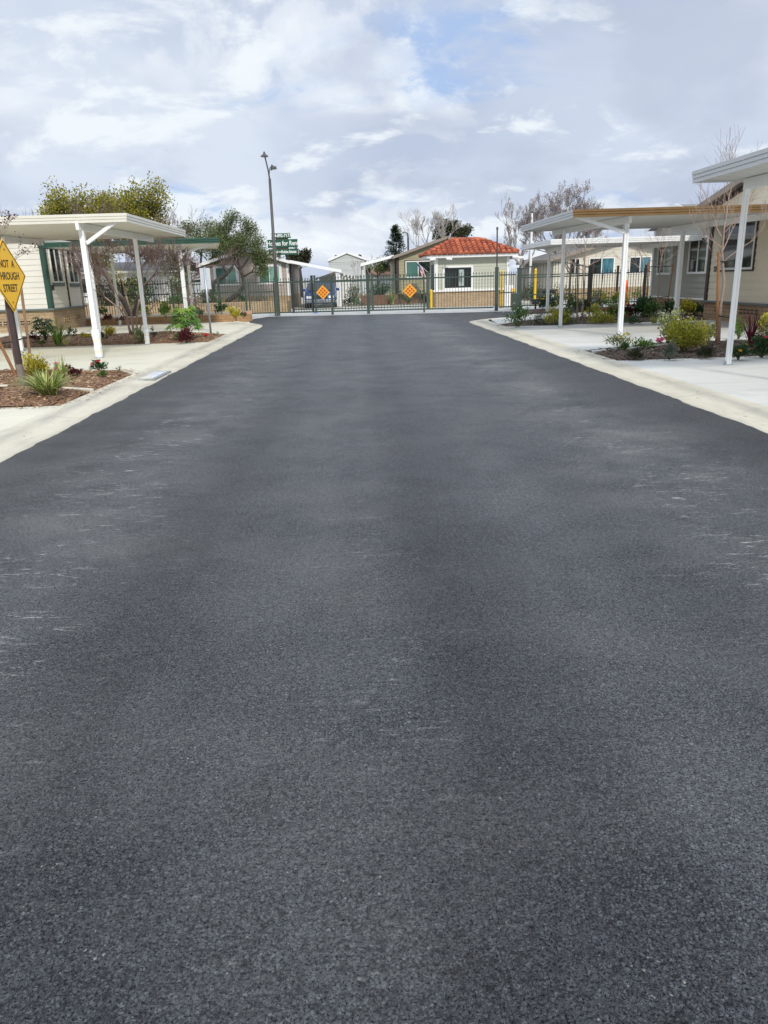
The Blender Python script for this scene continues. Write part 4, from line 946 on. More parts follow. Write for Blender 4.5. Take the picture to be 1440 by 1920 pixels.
def sliding_gate():
    A, B = Vector((-3.42, 35.75, 0)), Vector((6.16, 34.05, 0)); d = (B-A).normalized(); L = (B-A).length; nn = Vector((d.y, -d.x, 0))
    t = thing('sliding_gate', 'long green iron vehicle gate across the road with two orange markers', 'gate', tuple((A+B)/2))
    def at(px):                                         # where a sight line through picture column px meets the gate
        r = ray(px, 545); k = (A.x*d.y-A.y*d.x)/(r.x*d.y-r.y*d.x); return Vector((r.x*k, r.y*k, 0))
    b = MB(); picket_run(b, A[:2], B[:2], .12, 1.47, 1.62, .128, .02, (.14,), None, .055); b.build('picket_panel', M_GREENM, t)
    for px, w, h in ((622, .10, 1.70), (690, .13, 1.70), (795, .07, 1.56)):
        p = at(px)+nn*.03; b = MB(); b.box(p+ZU*(h/2), (w, .09, h), (d, nn, ZU)); b.build('upright', M_GREENM, t, bevel=.004)
    for px, py in ((606, 548), (769, 545)):
        q = at(px); dist = q.y; c = Vector((q.x, q.y, YP(px, py, dist).z))+nn*.09; s = .315
        b = MB(); b.add([c+d*s, c+ZU*s, c-d*s, c-ZU*s]+[v-nn*.012 for v in (c+d*s, c+ZU*s, c-d*s, c-ZU*s)], [(0, 1, 2, 3), (7, 6, 5, 4), (0, 4, 5, 1), (1, 5, 6, 2), (2, 6, 7, 3), (3, 7, 4, 0)])
        b.box(c-nn*.05, (.05, .07, .3), (d, nn, ZU)); o = b.build('diamond_marker', M_DIAM, t)
        e1 = (d+ZU).normalized(); e2 = (d-ZU).normalized()
        for i in (-1, 0, 1):
            for j in (-1, 0, 1):
                k = c+e1*(i*.118)+e2*(j*.118)+nn*.004; bb = MB(); bb.tube([k, k+nn*.012], .040, 12); bb.build('reflector', M_REFL, o)
sliding_gate()
def gpost(name, label, x, y, h, w, m=M_GREENM, cat='post', extra=None):
    t = thing(name, label, cat, (x, y, 0)); b = MB(); b.box((x, y, h/2), (w, w, h)); b.build('post', m, t, bevel=.004)
    b = MB(); b.box((x, y, h+.015), (w*1.15, w*1.15, .03)); b.build('cap', m, t)
    if extra: extra(t)
    return t
gpost('gate_post', 'thick green gate post at left end of the vehicle gate', -3.5, 35.62, 1.70, .15)
def pipe(t):
    b = MB(); b.tube([(6.27, 33.95, 1.8), (6.26, 33.95, 3.36)], .032, 8); b.build('antenna_pipe', M_LAMP, t); b = MB(); b.tube([(6.26, 33.95, 3.36), (6.26, 33.95, 3.46)], .045, 8); b.build('pipe_cap', M_LAMP, t)
gpost('gate_post', 'green gate post carrying tall thin pipe right of gatehouse window', 6.27, 33.95, 1.80, .14, extra=pipe)
def op(t):
    b = MB(); b.box((7.22, 34.35, .36), (.36, .34, .70)); b.build('operator_box', M_GREENM, t, bevel=.01)
    b = MB(); b.tube([(7.37, 34.45, 1.76), (7.37, 34.45, 1.80), (7.45, 34.4, 1.9), (7.55, 34.4, 2.1)], .02, 6); b.build('cable', M_BLACK, t)
gpost('gate_post', 'green gate post with operator box beside yellow bollards', 7.37, 34.45, 1.75, .17, extra=op)
fence('short green picket panel between gate pipe post and operator box', (6.4, 34.0), (7.2, 34.35), (), M_GREENM, rail=1.5, ztip=1.6, rails=(.15, .75))
def arch_gate():
    A, B = (7.5, 34.5), (10.35, 34.1); t = thing('arched_gate', 'dark arched iron gate with bowed top rail behind small carport', 'gate', (9, 34.3, 0)); b = MB()
    arch = lambda u: 1.72+.24*math.sin(math.pi*u)
    picket_run(b, A, B, .1, 1.36, 1.6, .13, .022, (.16, .62, 1.46), arch)
    P = [(A[0]+(B[0]-A[0])*i/16, A[1]+(B[1]-A[1])*i/16, arch(i/16)) for i in range(17)]
    for p, q in zip(P[:-1], P[1:]): b.bar(p, q, .045, .05)
    b.build('picket_panel', M_GREENM, t)
    b = MB(); b.box((10.4, 34.1, .9), (.09, .09, 1.8)); b.build('post', M_BLACKM, t)
arch_gate()
fence('black iron picket fence in front of off white mobile home', (10.5, 34.1), (14.2, 34.0), (0, .31, .64, 1), M_BLACKM, rail=1.44, ztip=1.56, rails=(.2,))
fence('black inner iron gate behind the left marker', (-3.0, 38.4), (-2.0, 38.4), (0, .97), M_BLACKM, rail=1.45, ztip=1.55, rails=(.16,), name='inner_gate', cat='gate', pw=.12)
fence('second iron gate leaf behind the long green gate', (-1.9, 38.6), (3.75, 38.2), (0, .5, .985), M_GREENM, rail=1.42, ztip=1.66, rails=(.14,), name='inner_gate', cat='gate', pw=.1, sp=.16)

# ------------------------------------------------------------------ vegetation
def leaf(b, p, d, n, l, w, mi=0):
    d = d.normalized(); s = d.cross(n); s = s.normalized() if s.length > 1e-4 else d.orthogonal().normalized(); n = s.cross(d)
    a = p; t = p+d*l; m = p+d*(l*.5)+n*(w*.22)
    b.add([a, m+s*w*.5-n*w*.12, t, m-s*w*.5-n*w*.12], [(0, 1, 2, 3)], mi)
def rv(r):
    while True:
        v = Vector((r.uniform(-1, 1), r.uniform(-1, 1), r.uniform(-1, 1)))
        if .05 < v.length < 1: return v.normalized()
def shrub(label, p, w, h, lf, n=260, ls=.05, flowers=None, name='shrub', seed=0, open_=.0, cat='shrub', group=None, upright=.5, clumps=14, lw=.5, mound=False):
    """many-stemmed bush: stems from the base, leaves in clumps round their ends"""
    r = random.Random(seed or hash(label) % 99991); p = Vector(p); t = thing(name, label, cat, tuple(p), group); st = MB(); lv = MB(); tips = []
    for i in range(clumps):
        a = 2*math.pi*(i+r.random())/clumps*1.0; q = r.random()**.5; e = r.uniform(.25, 1.0)
        if mound: top = Vector((math.cos(a)*w*.42*q, math.sin(a)*w*.42*q, h*math.sqrt(max(.05, 1-q*q))*r.uniform(.35, .9)))
        else: top = Vector((math.cos(a)*w*.40*q, math.sin(a)*w*.40*q, h*e*(1-.35*q)))
        top = p+top; mid = p+(top-p)*.5+Vector((r.uniform(-1, 1), r.uniform(-1, 1), r.uniform(0, .6)))*w*.06
        st.tube([p+Vector((r.uniform(-.1, .1), r.uniform(-.1, .1), 0))*w*.6-ZU*.02, mid, top], [.010*max(.5, h), .007*max(.5, h), .004*max(.5, h)], 4, False); tips.append((top, mid))
    for k in range(n):
        top, mid = tips[r.randrange(len(tips))]; c = mid+(top-mid)*r.random()**.6; v = rv(r)
        sc = w*(.13 if open_ else .17); q = c+Vector((v.x*sc, v.y*sc, v.z*sc*.8))*r.random()**.4
        q += Vector((math.sin(k*1.7)*w*.05, math.cos(k*2.3)*w*.05, math.sin(k*.9)*h*.06))
        q.z = max(q.z, p.z+.015)
        if q.z > p.z+h*1.05: q.z = p.z+h*r.uniform(.85, 1.03)
        d = (q-p); d = Vector((d.x, d.y, d.z*upright+h*.25)).normalized()*.9+rv(r)*.7; l = ls*r.uniform(.7, 1.3)
        leaf(lv, q, d, rv(r)*.6+ZU, l, l*lw)
    st.build('stems', M_STEM, t); lv.build('foliage', LF[lf], t)
    if flowers:
        kind, fn, fs = flowers
        for k in range(fn):
            fl = MB(); top, mid = tips[r.randrange(len(tips))]; c = top+rv(r)*w*.10+ZU*h*.06
            out = (c-p); out = Vector((out.x*.6, out.y*.6-.1, abs(out.z)+.05)).normalized(); s = out.orthogonal().normalized(); u = out.cross(s)
            for j in range(6):
                a = 2*math.pi*j/6+r.random()*.4; dd = s*math.cos(a)+u*math.sin(a)+out*.35; leaf(fl, c, dd, out, fs*r.uniform(.8, 1.15), fs*.75)
            fl.build('flower', LF[kind], t)
    return t
def strappy(label, p, w, h, mats, n=60, bw=.02, seed=1, name='strappy_plant', stiff=.35, cat='plant', group=None):
    r = random.Random(seed); p = Vector(p); t = thing(name, label, cat, tuple(p), group); b = MB()
    for i in range(n):
        a = r.uniform(0, 6.283); lean = r.uniform(.15, 1.0); L = h*r.uniform(.75, 1.25); out = Vector((math.cos(a), math.sin(a), 0)); s = Vector((-out.y, out.x, 0))
        q = p+out*r.uniform(0, .06)*w+s*r.uniform(-.05, .05)*w; pts = []; n_ = 7
        for k in range(n_+1):
            u = k/n_; x = out*(w*.52*lean*u*(.5+.5*u)); z = L*(u*1.15-(1-stiff)*lean*.75*u*u*1.1)
            pts.append(q+x+ZU*max(z, .0 if u < .6 else .015))
        ww = bw*r.uniform(.7, 1.2)
        for k in range(n_):
            w0 = ww*(1-(k/n_)**2.2); w1 = ww*(1-((k+1)/n_)**2.2)
            b.quad(pts[k]-s*w0, pts[k]+s*w0*.15, pts[k+1]+s*w1*.15, pts[k+1]-s*w1, 0)
            b.quad(pts[k]+s*w0*.15, pts[k]+s*w0, pts[k+1]+s*w1, pts[k+1]+s*w1*.15, 1 if len(mats) > 1 else 0)
    b.build('blades', [LF[m] for m in mats], t); return t
def fatsia(label, p, w, h, lf, n=26, seed=1, ls=.2, name='broadleaf_plant', group=None):
    r = random.Random(seed); p = Vector(p); t = thing(name, label, 'plant', tuple(p), group); st = MB(); lv = MB()
    for i in range(n):
        a = 2.4*i+r.uniform(-.3, .3); e = (i+.5)/n; rr = w*.42*math.sqrt(1-.75*e)*r.uniform(.6, 1.1); c = p+Vector((math.cos(a)*rr, math.sin(a)*rr, h*(.35+.6*e)*r.uniform(.9, 1.05)))
        out = Vector((math.cos(a), math.sin(a), 0)); base = p+ZU*h*.25*e
        st.tube([base, base+(c-base)*.5+ZU*h*.06, c], [.009, .006, .004], 4, False)
        nn = (ZU*.9+out*r.uniform(.1, .6)-Vector((0, .25, 0))).normalized(); x = (out-nn*out.dot(nn)).normalized(); y = nn.cross(x); L = ls*r.uniform(.75, 1.15); vs = [c]; m = 15
        for k in range(m):
            an = -2.5+5.0*k/(m-1); rad = L*(1.0 if k % 2 else .42)*(.72+.28*math.cos(an*.6)); vs.append(c+(x*math.cos(an)+y*math.sin(an))*rad-nn*(.10*rad if k % 2 else 0))
        lv.add(vs, [(0, k, k+1) for k in range(1, m)])
    st.build('stems', M_STEM, t); lv.build('leaves', LF[lf], t); return t

def grow(b, p, d, L, rad, depth, r, o, tips, n=5):
    """one limb and its side limbs; o: spread, up, split, ratio"""
    seg = 4 if depth > 0 else 3; pts = [p]; rs = [rad]; q = p.copy(); dd = d.normalized()
    for i in range(seg):
        dd = (dd+rv(r)*o['wob']+ZU*o['up']*.25).normalized(); q = q+dd*(L/seg); pts.append(q.copy()); rs.append(max(rad*(1-(i+1)/seg*(.45 if depth > 0 else .75)), o.get('rmin', .002)))
    b.tube(pts, rs, n if rad > .02 else (4 if rad > .008 else 3), False)
    if depth == 0: tips.append((pts[-1], dd)); tips.append((pts[-2], dd)); return
    k = o['split'] if isinstance(o['split'], int) else r.choice(o['split'])
    for i in range(k):
        u = r.uniform(.45, 1.0) if i < k-1 else 1.0; j = min(seg-1, int(u*seg)); s = pts[j]+(pts[j+1]-pts[j])*(u*seg-j) if u < 1 else pts[-1]
        nd = (dd+rv(r)*o['spread']+ZU*o['up']).normalized()
        grow(b, s, nd, L*o['ratio']*r.uniform(.75, 1.15), max(rs[j+1]*.68, o.get('rmin', .002)), depth-1, r, o, tips, n)
def rough_trunk(b, pts, rs, r, n=9):
    P = []; Q = []
    for i in range(len(pts)-1):
        a = Vector(pts[i]); c = Vector(pts[i+1])
        for k in range(4):
            u = k/4; P.append(a+(c-a)*u+rv(r)*rs[i]*.12); Q.append((rs[i]+(rs[i+1]-rs[i])*u)*r.uniform(.9, 1.1))
    P.append(Vector(pts[-1])); Q.append(rs[-1]); b.tube(P, Q, n)
def tree(name, label, base, stems, o, depth, bark, lf=None, per=0, ls=.1, sp=.3, seed=1, cat='tree', group=None, lw=.5, ties=None, extra=None, crown='crown'):
    """stems: list of (points, radii) from the ground; limbs grow from each stem's end"""
    r = random.Random(seed); base = Vector(base); t = thing(name, label, cat, tuple(base), group); tr = MB(); br = MB(); tips = []
    for (pts, rs, lims) in stems:
        pts = [base+Vector(q) for q in pts]; rough_trunk(tr, pts, rs, r); dd = (pts[-1]-pts[-2]).normalized()
        for (at, d, L) in lims:
            k = at*(len(pts)-1); j = min(len(pts)-2, int(k)); s = pts[j]+(pts[j+1]-pts[j])*(k-j)
            grow(br, s, Vector(d), L, (rs[j]+(rs[j+1]-rs[j])*(k-j))*.62, depth, r, o, tips)
    tr.build('trunk', bark, t, smooth=True); br.build('branches', bark if not o.get('twig') else o['twig'], t)
    if lf:
        lv = MB()
        for (p, d) in tips:
            for k in range(per):
                v = rv(r); q = p+v*sp*r.random()**.5; l = ls*r.uniform(.7, 1.3); leaf(lv, q, d*.5+rv(r), rv(r)+ZU*.6, l, l*lw)
        lv.build(crown, LF[lf], t)
    return t, tips
O_BARE = dict(spread=.62, up=.22, split=3, ratio=.70, wob=.14, rmin=.0035)

# --- trees behind the left fence
tree('shade_tree', 'wide yellow green leafy tree rising behind white cream carport', (-16.2, 50, 0),
     [([(0, 0, 0), (.1, 0, 1.9), (0, .1, 3.9)], [.3, .24, .2], [(1, (-1, .2, .55), 1.75), (1, (-.4, -.3, .9), 1.4), (1, (.3, .3, .9), 1.4), (1, (1, 0, .5), 1.75), (.9, (-1, -.4, .35), 1.75), (.9, (1, -.5, .35), 1.75), (1, (0, .6, .8), 1.3), (1, (-.7, -.5, .7), 1.5), (1, (.7, .4, .7), 1.5)])],
     dict(spread=.80, up=.06, split=3, ratio=.70, wob=.15, rmin=.006), 3, M_BARKT, 'bigtree', 40, .145, .75, 11, lw=.6)
tree('shade_tree', 'taller pointed leafy tree right of the wide yellow green one', (-13.5, 50, 0),
     [([(0, 0, 0), (.1, 0, 1.8), (0, .1, 3.8)], [.26, .2, .16], [(1, (-.5, .2, .9), 1.35), (1, (0, -.2, 1), 1.75), (1, (.5, .2, .8), 1.25), (.85, (.9, -.3, .4), 1.15), (.85, (-.9, -.4, .4), 1.2), (1, (0, .4, 1), 1.5), (.9, (.3, -.6, .6), 1.2)])],
     dict(spread=.70, up=.10, split=3, ratio=.68, wob=.15, rmin=.006), 3, M_BARKT, 'bigtree', 40, .14, .70, 12, lw=.6)
tree('bare_tree', 'leafless pruned tree above carport roof at far left', (-20.5, 50, 0),
     [([(0, 0, 0), (.1, 0, 2), (0, .1, 3.6)], [.25, .2, .14], [(1, (-.6, .2, .8), 1.3), (1, (0, -.3, 1), 1.3), (1, (.6, .2, .8), 1.3), (.9, (.9, 0, .5), 1.2)])], dict(O_BARE, split=3), 3, M_BARKM, seed=13)
tree('olive_tree', 'olive tree behind the green fascia carport, left of the leaning one', (-8.9, 47, 0),
     [([(0, 0, 0), (.2, 0, 1.2), (-.1, .1, 2.3)], [.22, .17, .13], [(1, (-.8, 0, .7), 1.35), (1, (.1, -.3, 1), 1.4), (1, (.8, .2, .7), 1.3), (.8, (-.5, -.5, .8), 1.2), (.8, (.6, -.4, .7), 1.2), (.7, (-.9, .2, .2), 1.1)])],
     dict(spread=.7, up=.14, split=3, ratio=.68, wob=.2, rmin=.006), 3, M_BARKD, 'olive', 46, .15, .50, 14, lw=.30)
tree('olive_tree', 'leaning twin trunk olive tree in front of the taupe home', (-7.35, 43.5, 0),
     [([(-.15, 0, 0), (-.55, 0, .9), (-.35, 0, 1.55), (.35, 0, 1.95), (.75, 0, 2.35)], [.16, .14, .12, .10, .08], [(.8, (-.4, -.2, .9), .9), (1, (.6, 0, .8), .8)]),
      ([(.05, 0, 0), (.3, 0, .55), (1.0, 0, .95), (1.35, 0, 1.5), (1.2, 0, 2.1), (1.05, .1, 2.6)], [.17, .14, .12, .10, .09, .08], [(1, (-.5, .1, .9), 1.0), (1, (.2, -.2, 1), 1.05), (.85, (.9, 0, .5), .95), (.8, (-.8, .2, .6), 1.0), (.7, (.7, -.4, .2), .8)])],
     dict(spread=.72, up=.16, split=3, ratio=.68, wob=.2, rmin=.005), 3, M_BARKD, 'olive', 46, .13, .42, 15, lw=.30)
# --- crape myrtles in front of the left fence
O_MYR = dict(spread=.62, up=.10, split=3, ratio=.74, wob=.16, rmin=.0048, twig=M_BARKM)
tree('crape_myrtle', 'multi stemmed bare crape myrtle with twiggy crown in left bark bed', (-7.05, 24.6, .05),
     [([(-.08, 0, -.05), (-.12, .03, .6), (-.28, 0, 1.0)], [.035, .03, .025], [(1, (-.6, .1, .6), .85), (1, (-.2, -.3, .8), .8)]), ([(.03, 0, -.05), (.02, .03, .7), (-.06, 0, 1.15)], [.04, .034, .026], [(1, (-.1, .3, .9), .8), (1, (.3, -.2, .8), .75)]),
      ([(.10, .03, -.05), (.2, 0, .6), (.34, 0, 1.05)], [.035, .03, .024], [(1, (.6, .2, .6), .85), (1, (.3, -.3, .7), .8)]), ([(.14, 0, -.05), (.42, 0, .5), (.85, 0, .95)], [.026, .022, .018], [(1, (.8, 0, .4), .8), (1, (.7, -.3, .6), .7)]),
      ([(-.02, .06, -.05), (-.3, .1, .75), (-.75, .1, 1.15)], [.026, .022, .018], [(1, (-.8, 0, .5), .75), (1, (-.5, .3, .7), .7)])], O_MYR, 5, M_BARKP, seed=16)
tree('crape_myrtle', 'gnarled thick trunk bare tree behind brick planter, left of the other', (-9.55, 33.6, .27),
     [([(-.1, 0, -.05), (-.35, 0, .7), (-.75, .1, 1.3), (-1.0, 0, 2.0)], [.13, .11, .09, .07], [(1, (-.4, .1, .8), 1.0), (1, (.4, -.2, .9), 1.0), (.8, (-.8, 0, .5), .9)]), ([(.05, 0, -.05), (.3, 0, .6), (.55, 0, 1.1), (.5, .1, 1.9)], [.12, .10, .08, .06], [(1, (.6, .1, .7), 1.0), (1, (-.2, -.2, .9), 1.0), (.7, (.8, 0, .5), .9)])], O_MYR, 5, M_BARKT, seed=17)
tree('crape_myrtle', 'bare brown tree in planter behind left green carport posts', (-7.1, 34.0, .27),
     [([(0, 0, -.05), (-.1, 0, .8), (.1, 0, 1.5)], [.07, .06, .05], [(1, (-.7, .1, .6), 1.0), (1, (.1, -.3, .9), 1.0), (1, (.8, .2, .5), 1.0)])], O_MYR, 5, M_BARKM, seed=18)
# --- far trees
tree('bare_tree', 'leafless spreading tree behind khaki home and gatehouse roof', (5.9, 60, 0),
     [([(0, 0, 0), (.1, 0, 1.6), (0, .1, 2.7)], [.22, .18, .14], [(1, (-.7, .2, .8), 1.5), (1, (-.2, -.3, 1), 1.5), (1, (.3, .3, .9), 1.5), (1, (.9, 0, .6), 1.5)])], dict(O_BARE, rmin=.010, ratio=.72), 5, M_BARKG, seed=20)
tree('bare_tree', 'large leafless tree with dry seed heads behind right carports', (13.4, 50, 0),
     [([(0, 0, 0), (.1, 0, 1.4), (0, .1, 2.4)], [.2, .17, .14], [(1, (-.75, .2, .8), 1.55), (1, (-.35, -.3, 1), 1.6), (1, (0, .3, 1), 1.5), (1, (.35, .3, 1), 1.6), (1, (.75, 0, .8), 1.6), (.9, (-1, 0, .55), 1.5), (.9, (1, .2, .55), 1.5), (.85, (.5, -.6, .6), 1.3), (.85, (-.5, -.6, .6), 1.3)])], dict(O_BARE, spread=.60, up=.20, rmin=.0065, ratio=.71, split=[3, 4]), 5, M_BARKG, 'seed', 1, .075, .06, 21, lw=.7)
tree('bare_tree', 'slimmer leafless tree beside the white flagpole', (10.6, 49, 0),
     [([(0, 0, 0), (.1, 0, 1.6), (0, .1, 2.5)], [.2, .17, .12], [(1, (-.5, .2, .9), 1.2), (1, (0, -.3, 1), 1.2), (1, (.5, .2, .9), 1.2), (.7, (-.7, 0, .8), 1.1), (.7, (.7, -.2, .7), 1.1)])], dict(O_BARE, spread=.5, up=.22, rmin=.009, ratio=.72), 5, M_BARKG, 'seed', 1, .05, .06, 22, lw=.7)
tree('leafy_tree', 'dark round topped tree behind gatehouse roof', (8.8, 72, 0),
     [([(0, 0, 0), (0, 0, 3.6)], [.2, .12], [(1, (-.5, 0, .8), 1.2), (1, (.4, 0, .9), 1.3), (1, (0, .3, 1), 1.4)])], dict(spread=.7, up=.2, split=3, ratio=.66, wob=.15, rmin=.006), 2, M_BARKD, 'dtree', 90, .2, .5, 23, lw=.6)
tree('leafy_tree', 'dark tree top behind the green rental sign boards', (-5.0, 75, 0),
     [([(0, 0, 0), (0, 0, 2.5)], [.2, .12], [(1, (-.6, 0, .7), .8), (1, (.5, 0, .7), .85), (1, (0, .3, .9), .7)])], dict(spread=.7, up=.1, split=3, ratio=.66, wob=.15, rmin=.006), 2, M_BARKD, 'dtree', 80, .2, .55, 24, lw=.6)
tree('leafy_tree', 'rounded brownish green tree between white awnings far away', (2.7, 86, 0),
     [([(0, 0, 0), (0, 0, 1.6)], [.2, .12], [(1, (-.6, 0, .7), .9), (1, (.5, 0, .7), .9), (1, (0, .3, .9), .8)])], dict(spread=.7, up=.05, split=3, ratio=.66, wob=.15, rmin=.006), 2, M_BARKD, 'olive', 60, .2, .55, 25, lw=.6)
def conifer():
    p = Vector((4.75, 85, 0)); r = random.Random(31); t = thing('conifer', 'narrow pointed dark green conifer above khaki home roof', 'tree', tuple(p)); tr = MB(); lv = MB()
    tr.tube([p, p+ZU*6.6], [.18, .03], 7); z = 2.2
    while z < 6.7:
        w = (6.95-z)*.34+.16; k = 9
        for i in range(k):
            a = r.uniform(0, 6.283); L = w*r.uniform(.65, 1.15); d = Vector((math.cos(a), math.sin(a), r.uniform(.0, .35))); e = p+ZU*z+d*L; tr.tube([p+ZU*z, e], [.03, .01], 3, False)
            for q in range(46):
                u = r.uniform(.2, 1.08); c = p+ZU*z+d*L*u+rv(r)*.17; leaf(lv, c, d+rv(r)*.8, ZU+rv(r)*.5, .22*r.uniform(.7, 1.3), .09)
        z += .34
    tr.build('trunk', M_BARKD, t); lv.build('crown', LF['conifer'], t)
conifer()
# small bare twiggy trees far behind the gate
for lab, (x, y), hh, sd in (('thin leafless sapling in front of pale grey gable end', (.35, 60), 3.0, 41), ('faint leafless tree between pale gable and awning', (1.6, 72), 3.4, 42)):
    tree('bare_tree', lab, (x, y, 0), [([(0, 0, 0), (.05, 0, hh*.3), (0, 0, hh*.5)], [.07, .055, .04], [(1, (-.5, .1, .9), hh*.22), (1, (.1, -.2, 1), hh*.24), (1, (.5, .1, .8), hh*.22)])], dict(O_BARE, rmin=.006), 3, M_BARKG, seed=sd)

# --- young staked trees
def stake(label, a, c, rad, m, group=None):
    b = MB(); a = Vector(a); c = Vector(c); b.tube([a, a+(c-a)*.5, c], [rad, rad*.97, rad*.93], 9); return tag(b.build('tree_stake', m, loc=tuple(a)), label, 'stake', group)
def tie(t, a, c, m=M_TIE):
    b = MB(); b.tube([Vector(a), (Vector(a)+Vector(c))/2-ZU*.015, Vector(c)], .012, 6); return b.build('tie', m, t)
O_YNG = dict(spread=.66, up=.16, split=3, ratio=.74, wob=.20, rmin=.0024)
t, _ = tree('young_tree', 'tall bare young tree staked beside near right carport post', (7.20, 14.85, .05),
     [([(0, 0, -.05), (-.05, 0, .7), (-.03, 0, 1.2), (-.12, .02, 1.75), (-.13, 0, 2.3)], [.026, .024, .023, .021, .016],
       [(.62, (-.9, .1, .75), 0.63), (.66, (.8, -.2, .6), 0.63), (.7, (-.7, -.3, .8), 0.63), (.75, (.7, .2, .8), 0.63), (.78, (-1, .2, .5), 0.59), (.85, (-.5, .3, .9), 0.55), (.9, (.5, -.3, .9), 0.55), (.95, (.9, 0, .6), 0.50), (1, (-.25, 0, 1), 0.60), (1, (.3, .1, 1), 0.66), (1, (0, -.2, 1), 0.55)])], O_YNG, 3, M_BARKP, seed=51)
stake('orange brown stake left of the tall bare young tree', (7.08, 14.7, .0), (6.96, 14.75, 1.80), 0.027, M_STAKE); stake('dark rusty stake leaning behind near right carport post', (7.47, 14.95, 0), (7.44, 14.95, 1.84), 0.027, M_STAKED)
tie(t, (6.96, 14.75, 1.62), (7.44, 14.95, 1.66)); tie(t, (7.05, 14.7, .62), (7.46, 14.95, .58))
t, _ = tree('young_tree', 'bare young tree with two stakes in middle right bed', (7.48, 25.1, .05),
     [([(0, 0, -.05), (.02, 0, .7), (-.01, 0, 1.3), (0, .02, 1.75), (0, 0, 2.3)], [.035, .03, .028, .026, .02],
       [(.6, (-.9, .1, .6), .6), (.65, (.8, -.2, .6), .6), (.75, (-.6, -.3, .8), .55), (.82, (.6, .2, .8), .55), (1, (-.25, 0, 1), .5), (1, (.3, .1, 1), .5)])], O_YNG, 3, M_BARKP, seed=52)
stake('tan wood stake left of bare tree in middle right bed', (7.15, 24.5, 0), (7.1, 24.55, 1.7), 0.025, M_STAKEG); stake('dark stake right of bare tree in middle right bed', (7.58, 24.7, 0), (7.68, 24.8, 1.75), 0.018, M_STAKED)
tie(t, (7.1, 24.55, 1.42), (7.66, 24.8, 1.45)); tie(t, (7.14, 24.5, .5), (7.58, 24.7, .55))
t, _ = tree('young_tree', 'slender bare young tree tied between stakes before grey home', (10.05, 25.35, .05),
     [([(0, 0, -.05), (.02, 0, .8), (.0, 0, 1.4), (.04, .02, 1.85)], [.026, .024, .022, .018],
       [(.8, (-.9, .1, .45), .5), (.85, (.9, -.2, .45), .5), (1, (-.5, 0, .8), .5), (1, (.45, .1, .85), .55), (1, (0, -.2, 1), .5)])], O_YNG, 3, M_BARKP, seed=53)
stake('reddish stake left of slender tree before grey home', (9.72, 25.4, 0), (9.68, 25.4, 1.78), 0.022, M_STAKE); stake('reddish stake leaning right of slender tree before grey home', (10.38, 25.4, 0), (10.52, 25.4, 1.72), 0.022, M_STAKE)
tie(t, (9.68, 25.4, 1.62), (10.5, 25.4, 1.62)); tie(t, (9.7, 25.4, .62), (10.42, 25.4, .66))
t, _ = tree('young_tree', 'small bare tree behind far white carport, forked trunk', (8.85, 31.6, .05),
     [([(0, 0, -.05), (.0, 0, .8), (0, 0, 1.55)], [.055, .05, .045], [(1, (-.7, .1, .7), .6), (1, (.7, -.1, .7), .6), (1, (.1, .2, 1), .55), (.9, (-.5, -.3, .8), .5)])], dict(O_YNG, rmin=.004), 3, M_BARKP, seed=54)
stake('brown stake beside the small forked bare tree', (9.1, 31.5, 0), (9.05, 31.5, 1.3), 0.022, M_STAKED); stake('thin brown stake between black fence and far carport', (10.1, 31.6, 0), (10.2, 31.6, 1.42), 0.018, M_STAKED)
tree('young_tree', 'bare forked tree behind black fence beside brown carport post', (14.2, 38, 0),
     [([(0, 0, -.05), (.1, 0, .8), (.15, 0, 1.4)], [.05, .045, .04], [(1, (-.6, .1, .8), .7), (1, (.7, -.1, .7), .8), (1, (.1, .2, 1), .7), (.8, (.8, 0, .5), .7)])], dict(O_YNG, rmin=.005), 3, M_BARKP, seed=55)
t, _ = tree('young_tree', 'young plum tree with few purple leaves behind diamond sign', (-6.15, 13.95, .05),
     [([(0, 0, -.05), (-.02, 0, .8), (.02, 0, 1.5), (0, .02, 1.95)], [.022, .02, .018, .014],
       [(.72, (-.6, .1, .6), .42), (.8, (.6, -.2, .5), .42), (.9, (-.3, -.3, .9), .42), (1, (.4, .1, .9), .42), (1, (-.2, .1, 1), .4)])], dict(O_YNG, rmin=.0022), 2, M_BARKM, 'plum', 4, .04, .08, 56, lw=.6)
stake('orange stake leaning left of the diamond sign post', (-5.90, 13.35, 0), (-6.35, 13.35, 1.45), 0.028, M_STAKE); stake('brown stake right behind the diamond sign post', (-6.06, 14.35, 0), (-6.02, 14.4, 1.66), 0.027, M_STAKEG)
tie(t, (-6.1, 13.35, .62), (-6.05, 14.36, .66))
for lab, x, y, m in (('thin bamboo stake in planter right of white post', -6.6, 32.6, M_STAKE), ('thin dark stake in planter left of white post', -7.3, 32.6, M_STAKED)):
    stake(lab, (x, y, .25), (x-.03, y, 1.55), .02, m)

# --- garden plants, placed by where their foot stands on the soil
def foot(px, py, z=.06): return G(px, py, z)
def S(label, px, py, wpx, hpx, lf, n, ls, z=.06, **k):
    p = foot(px, py, z); s = ppm(p); r = sum(ord(c)*(i+1) for i, c in enumerate(label)) % 9973+1
    return shrub(label, p, wpx*s*1.08, hpx*s*1.06, lf, int(n*2.3), ls*.98, seed=r, **k)
p = foot(92, 742); strappy('large green and cream striped strappy clump at foot of diamond sign', p, 1.25, .36, ('blade', 'cream'), 150, .019, 61, stiff=.12)
p = foot(118, 716); strappy('smaller striped strappy clump right behind the large one', p, .5, .36, ('blade', 'cream'), 40, .014, 62)
S('golden leaved bush between stake and large striped clump', 66, 703, 54, 38, 'yellow', 420, .055, clumps=18)
S('small dark plant with single red bloom beside golden bush', 82, 697, 12, 15, 'burg', 40, .035, flowers=('fred', 5, .03), clumps=5)
